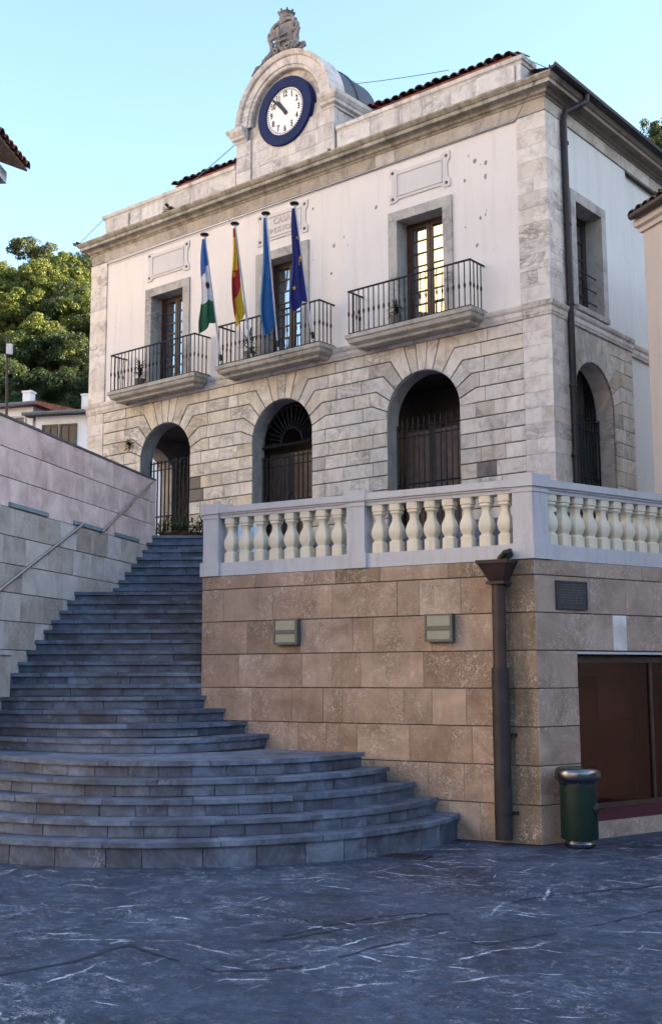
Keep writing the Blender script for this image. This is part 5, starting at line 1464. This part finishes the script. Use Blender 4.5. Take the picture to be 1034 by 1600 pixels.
# ================================================================== NEIGHBOURING HOUSES
def house_box(t, C0, ua, ub, la, lb, z0, z1, mat, name='wall'):
    mb = MB(); P = [C0, C0+ua*la, C0+ua*la+ub*lb, C0+ub*lb]
    mb.add([(p.x, p.y, z0) for p in P]+[(p.x, p.y, z1) for p in P], [(0,1,5,4),(1,2,6,5),(2,3,7,6),(3,0,4,7),(4,5,6,7)])
    return mb.build(name, M[mat], t)
def NB(): pass
nc = Vector((1.6, .56, 0)); na = Vector((.873, -.488, 0)); nb_ = Vector((.488, .873, 0))
t = thing('cream_house', 'cream rendered house close to the right flank of the town hall', 'house', nc+na*2)
house_box(t, nc, na, nb_, 7, 6, 0, 10.044, 'housecream')
mb = MB(); sweep(mb, [nc+nb_*6, nc, nc+na*7], [(-.05,9.811),(.03,9.811),(.05,9.883),(.16,9.937),(.20,9.999),(.20,10.049),(-.05,10.049)][::1] if False else [(-.05,9.793),(.04,9.793),(.06,9.865),(.20,9.910),(.22,9.973),(.22,10.049),(-.05,10.049)])
# sweep's out side is to the right of travel: go the other way round
mb = MB(); PR = [(-.05,9.776),(.05,9.776),(.06,9.85),(.12,9.884),(.13,9.955),(.13,10.045),(-.05,10.045)]
sweep(mb, [nc+nb_*6, nc, nc+na*7], PR); mb.build('eaves_moulding', M['housecream'], t)
mb = MB(); mb.tube([nc-na*.06-nb_*.22+UZ*10.044, nc+na*7-nb_*.34+UZ*10.044], .06, 8); mb.build('gutter', M['darkwood'], t, 50)
P = [nc-na*.04-nb_*.2, nc+na*7-nb_*.30, nc+na*7+nb_*6, nc-na*.04+nb_*6]
mb = MB(); mb.add([(P[0].x,P[0].y,10.062),(P[1].x,P[1].y,10.062),(P[2].x,P[2].y,11.316),(P[3].x,P[3].y,11.316),(P[0].x,P[0].y,10.053),(P[1].x,P[1].y,10.053),(P[2].x,P[2].y,10.053),(P[3].x,P[3].y,10.053)], [(0,1,2,3),(0,1,5,4),(1,2,6,5),(2,3,7,6),(3,0,4,7)]); rf = mb.build('roof', M['oldtile'], t)
for k in range(30):
    o = inst('roof_tile', tile_me, rf, tuple(nc-na*(.02-.2*k)-nb_*.24+UZ*(10.089+rnd.uniform(-.015, .02)))); o.rotation_euler = (rnd.uniform(-.06,.06), 0, math.atan2(na.y, na.x)+rnd.uniform(-.06,.06))
mb = MB(); P = lambda a, z: nc+na*a-nb_*.012+UZ*z
mb = MB(); q = [nc+na*.36, nc+na*2.8]; 
mb.add([q[0]-nb_*.015+UZ*4, q[1]-nb_*.015+UZ*4, q[1]-nb_*.015+UZ*9.659, q[0]-nb_*.015+UZ*9.659, q[0]+UZ*4, q[1]+UZ*4, q[1]+UZ*9.659, q[0]+UZ*9.659], [(0,1,2,3),(0,1,5,4),(1,2,6,5),(2,3,7,6),(3,0,4,7)]); mb.build('render_panel', M['housecream'], t)

# eave of the house at the left edge of view
lc = S(-6.03, 20.0); la_ = -(FH*.996+RT*.086); lb_ = Vector((la_.y, -la_.x, 0))     # wall runs towards the square, house lies to its left
if lb_.dot(RT) > 0: lb_ = -lb_
t = thing('left_house', 'white house corner with red barrel-tile eaves on the far left', 'house', lc)
house_box(t, lc, la_, lb_, 6, 5, 0, 11.0, 'housewhite')
house_box(t, lc-la_*.10-lb_*.10, la_, lb_, 6.1, 5.1, 10.92, 11.14, 'housewhite', 'eaves_moulding')
mb = MB(); ov = .46; e0 = lc-la_*.16-lb_*ov; e1 = lc+la_*6-lb_*ov; r0 = lc-la_*.16+lb_*5; r1 = lc+la_*6+lb_*5
vs_ = [(e0.x,e0.y,11.16),(e1.x,e1.y,11.16),(r1.x,r1.y,13.4),(r0.x,r0.y,13.4)]
mb.add(vs_+[(x, y, z+.05) for x, y, z in vs_], [(0,1,2,3),(4,5,6,7),(0,1,5,4),(1,2,6,5),(2,3,7,6),(3,0,4,7)]); rf = mb.build('roof', M['oldtile'], t)
ang = math.atan2(lb_.y, lb_.x)-R(90)
for k in range(20):
    for j in range(5):
        p = lc-la_*(.08-.215*k)+lb_*(-ov-.05+.36*j)+UZ*(11.21+.36*j*.425+rnd.uniform(-.012, .014))
        o = inst('roof_tile', tile_red if rnd.random() < .6 else tile_me, rf, tuple(p)); o.rotation_euler = (R(9), rnd.uniform(-.05,.05), ang+rnd.uniform(-.05, .05)); o.scale = (1.0, .95, 1.25)

# white houses beyond the stair wall
def white_house(l, d, w, dep, z1, lab, rotd, wins, roofmat='oldtile', chim=(), group=None, wallmat='housewhite'):
    c = S(l, d); t = thing('hill_house', lab, 'house', c, group)
    ua = (RT*math.cos(R(rotd))+FH*math.sin(R(rotd))).normalized(); ub = Vector((-ua.y, ua.x, 0))
    house_box(t, c, ua, ub, w, dep, 0, z1, wallmat)
    e = .35
    P = [c-ua*e-ub*e, c+ua*(w+e)-ub*e, c+ua*(w+e)+ub*(dep+e), c-ua*e+ub*(dep+e), c-ua*e+ub*dep/2, c+ua*(w+e)+ub*dep/2]
    zz = [z1, z1, z1, z1, z1+.35, z1+.35]; mb = MB()
    mb.add([(p.x, p.y, z+.12) for p, z in zip(P, zz)], [(0,1,5,4),(2,3,4,5),(0,4,3),(1,2,5)])
    mb.add([(p.x, p.y, z1) for p in P[:4]]+[(p.x, p.y, z1+.12) for p in P[:4]], [(0,1,2,3),(0,1,5,4),(1,2,6,5),(2,3,7,6),(3,0,4,7)])
    rf = mb.build('roof', M[roofmat], t)
    mb = MB(); mb.tube([P[0]-ub*.05+UZ*(z1+.04), P[1]-ub*.05+UZ*(z1+.04)], .07, 6); mb.build('gutter', M['cable'], rf)
    for a, z0, ww, h, fm in wins:
        def Q(x, hh, z): return c+ua*x-ub*hh+UZ*z
        mb = MB(); f = .07
        dirbox(mb, Q, a-f, a, -.02, .05, z0-f, z0+h+f); dirbox(mb, Q, a+ww, a+ww+f, -.02, .05, z0-f, z0+h+f)
        dirbox(mb, Q, a, a+ww, -.02, .05, z0-f, z0); dirbox(mb, Q, a, a+ww, -.02, .05, z0+h, z0+h+f)
        dirbox(mb, Q, a+ww/2-.03, a+ww/2+.03, -.02, .045, z0, z0+h)
        wn = mb.build('window', M[fm], t)
        for x0, x1 in ((a, a+ww/2-.03), (a+ww/2+.03, a+ww)):
            mb = MB(); dirbox(mb, Q, x0, x1, .005, .015, z0, z0+h); mb.build('pane', M['darkpane'], wn)
    for a, b, h in chim:
        p = c+ua*a+ub*b; mb = MB(); mb.obox(p, ua, ub, .17, .17, z1, z1+h*.8); mb.obox(p, ua, ub, .20, .20, z1+h*.8, z1+h*.8+.07); mb.build('chimney', M['housewhite'], rf)
white_house(-14.6, 43.5, 3.6, 6, 12.0, 'house with red tiled roof and white-framed glazing beyond the stair wall', -18, [(1.35, 10.85, 1.0, .75, 'white'), (2.45, 10.85, .8, .75, 'white')], 'tile', ((2.75, 1.0, 1.0),), None, 'housewhite')
white_house(-11.02, 42.2, 2.6, 6, 11.55, 'white house with dark windows and white chimney beside the town hall', -12, [(.35, 10.2, .5, .95, 'darkwood'), (1.05, 10.1, .55, 1.05, 'darkwood')], 'oldtile', ((1.7, .8, 1.1),))
white_house(-8.35, 42.6, 2.0, 6, 11.3, 'narrow white house wall tucked behind the town hall corner', -8, [], 'oldtile')
pl = thing('utility_pole', 'thin dark utility pole with small white box before the wooded hill', 'utility pole', S(-10.9, 38, 4.4))
mb = MB(); b = S(-10.75, 38, 4.4); tp = S(-10.98, 38, 13.4); mb.tube([b, tp], .045, 8); mb.build('pole', M['darkpipe'], pl)
mb = MB(); mb.obox(S(-10.86, 37.9), RT, FH, .09, .08, 12.75, 13.1); mb.build('box', M['white'], pl)

# sunlit house on the slope opposite (it is what the right-hand window mirrors)
hc = Vector((-40.5, -55.5, 0)); fa = Vector((.56, .83, 0)); fb = Vector((.83, -.56, 0))
t = thing('sunlit_house', 'tall yellow house on the sunlit slope mirrored in the right window', 'house', hc)
house_box(t, hc-fb*8, fb, -fa, 16, 9, 5, 46, 'houseyellow')

# cables
def cable(a, b, sag, lab, r_=.008):
    a, b = Vector(a), Vector(b); pts = [a.lerp(b, i/12)-UZ*sag*4*(i/12)*(1-i/12) for i in range(13)]
    mb = MB(); mb.tube(pts, r_, 5); tag(mb.build('cable', M['cable'], None, False, a), lab, 'cable', 'overhead cables')
cable((-5.05, .6, 14.9), (-2.9, 1.25, 14.75), .02, 'thin cable running from the clock gable to the tiled roof')
cable((-12.66, .05, 13.66), (-13.3, -.3, 12.98), .0, 'thin guy wire at the left end of the attic')
cable((-7.98, .2, 14.4), (-11.0, .6, 13.75), .02, 'thin cable between the clock gable and the left attic', .010)
cable((-.45, .2, 13.66), (.38, .6, 13.1), .0, 'thin wire at the right end of the attic')
cable((-.59, -.05, 12.36), (-W+.6, -.05, 12.30), -.02, 'thin black cable along the top of the plaster front', .010)
cable((-.60, -.045, 12.34), (.03, -.30, 12.9), .0, 'short cable rising to the right corner of the cornice', .008)

# ================================================================== TREES
def crown_mesh(name, mat, seed, rx, rz, lobes, per, leaf):
    pr_ = random.Random(seed); vs_ = []; fs = []
    for k in range(lobes):
        while True:
            d = Vector((pr_.uniform(-1,1), pr_.uniform(-1,1), pr_.uniform(-.75,1)))
            if .45 < d.length < 1: break
        c = Vector((d.x*rx, d.y*rx, d.z*rz)); lr_ = rx*pr_.uniform(.20, .36)
        for q in range(per):
            e = Vector((pr_.gauss(0,1), pr_.gauss(0,1), pr_.gauss(.25,.9))).normalized()
            p = c+Vector((e.x*lr_, e.y*lr_, e.z*lr_*.8))*pr_.uniform(.6, 1.05)
            n_ = (e+Vector((pr_.gauss(0,.5), pr_.gauss(0,.5), pr_.gauss(.3,.5)))).normalized()
            u = n_.cross(Vector((pr_.gauss(0,1), pr_.gauss(0,1), pr_.gauss(0,1)))).normalized(); w = n_.cross(u); s = leaf*pr_.uniform(.6, 1.3)
            o = len(vs_); vs_ += [p+u*s, p+w*s*.55, p-u*s, p-w*s*.55]; fs.append((o, o+1, o+2, o+3))
    me = bpy.data.meshes.new(name); me.from_pydata([tuple(v) for v in vs_], [], fs); me.materials.append(mat); return me
def trunk_mesh(name, seed, h, r_):
    pr_ = random.Random(seed); q = MB(); pts = [(pr_.uniform(-.1,.1)*i, pr_.uniform(-.1,.1)*i, h*i/4) for i in range(5)]
    q.tube(pts, [r_*(1-.16*i) for i in range(5)], 7)
    for k in range(5):
        a = pr_.uniform(0, 6.28); z = h*pr_.uniform(.55, .95); L = pr_.uniform(.9, 1.8)
        q.tube([(0,0,z), (math.cos(a)*L*.5, math.sin(a)*L*.5, z+L*.35), (math.cos(a)*L, math.sin(a)*L, z+L*.9)], [r_*.4, r_*.28, r_*.12], 5)
    me = bpy.data.meshes.new(name); me.from_pydata(q.v, [], q.f); me.materials.append(M['bark']); return me
kinds = {}
for k in range(3):
    kinds['light%d' % k] = (crown_mesh('crown', M['leaf'], 40+k, 2.7, 2.5, 26, 150, .15), trunk_mesh('trunk', 60+k, 3.4, .22))
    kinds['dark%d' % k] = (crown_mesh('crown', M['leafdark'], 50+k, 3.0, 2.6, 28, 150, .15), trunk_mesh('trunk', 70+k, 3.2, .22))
kinds['pine'] = (crown_mesh('crown', M['pine'], 90, 3.4, 1.15, 34, 110, .20), trunk_mesh('trunk', 91, 6.2, .24))
def tree(l, d, kind, lab, grp, s=1.0, sink=.4):
    p = S(l, d, hill_h(l, d)-sink); t = thing('pine_tree' if kind == 'pine' else 'broadleaf_tree', lab, 'tree', p, grp)
    cm, tm = kinds[kind]; ch = 6.3 if kind == 'pine' else 4.3
    a = rnd.uniform(0, 6.28); o = inst('trunk', tm, t, p, a, (s, s, s)); o = inst('crown', cm, t, p+UZ*ch*s, a, (s, s, s*rnd.uniform(.85, 1.1)))
tr = random.Random(11); ntree = 0
for row in range(20):
    d = 64+row*3.7
    n = 11
    for k in range(n):
        px = -45+235*(k+tr.uniform(.1, .9))/n; l = (px-517)/1800*d; dd = d+tr.uniform(-1.8, 1.8)
        dark = tr.random() < (.97 if row < 10 else (.18 if px < 75 else .5))  # shade low on the hill and sun at upper left put into leaf colour
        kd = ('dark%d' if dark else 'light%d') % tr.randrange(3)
        hgt = ('just behind the houses', 'low on the hillside', 'on the lower middle hillside', 'on the upper middle hillside', 'high on the hillside', 'on the hill skyline')[min(5, row*6//20)]
        sid = 'above the utility pole' if px < 20 else ('right of the utility pole' if px < 60 else ('midway to the town hall' if px < 100 else ('next to the town hall' if px < 150 else 'hidden by the town hall corner')))
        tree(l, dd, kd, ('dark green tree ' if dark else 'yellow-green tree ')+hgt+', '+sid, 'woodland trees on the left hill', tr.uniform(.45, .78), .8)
        ntree += 1
tree((32-517)/1800*122, 122, 'pine', 'umbrella pine standing out on the skyline of the left hill', None, .75, .2)
for k, (px, d) in enumerate(((985, 128), (1003, 136), (1024, 132), (1040, 126), (1015, 122), (1058, 134), (1075, 126))):
    tree((px-517)/1800*d, d, ('dark%d' % (k % 3)), ('dark tree on the right ridge by the town hall eaves' if px < 1010 else 'dark tree on the right ridge at the picture edge'), 'trees on the right ridge', tr.uniform(.9, 1.2), 1.0)
tree((1034-517)/1800*130, 130, 'pine', 'flat-topped pine on the right ridge at the edge of view', None, .8)
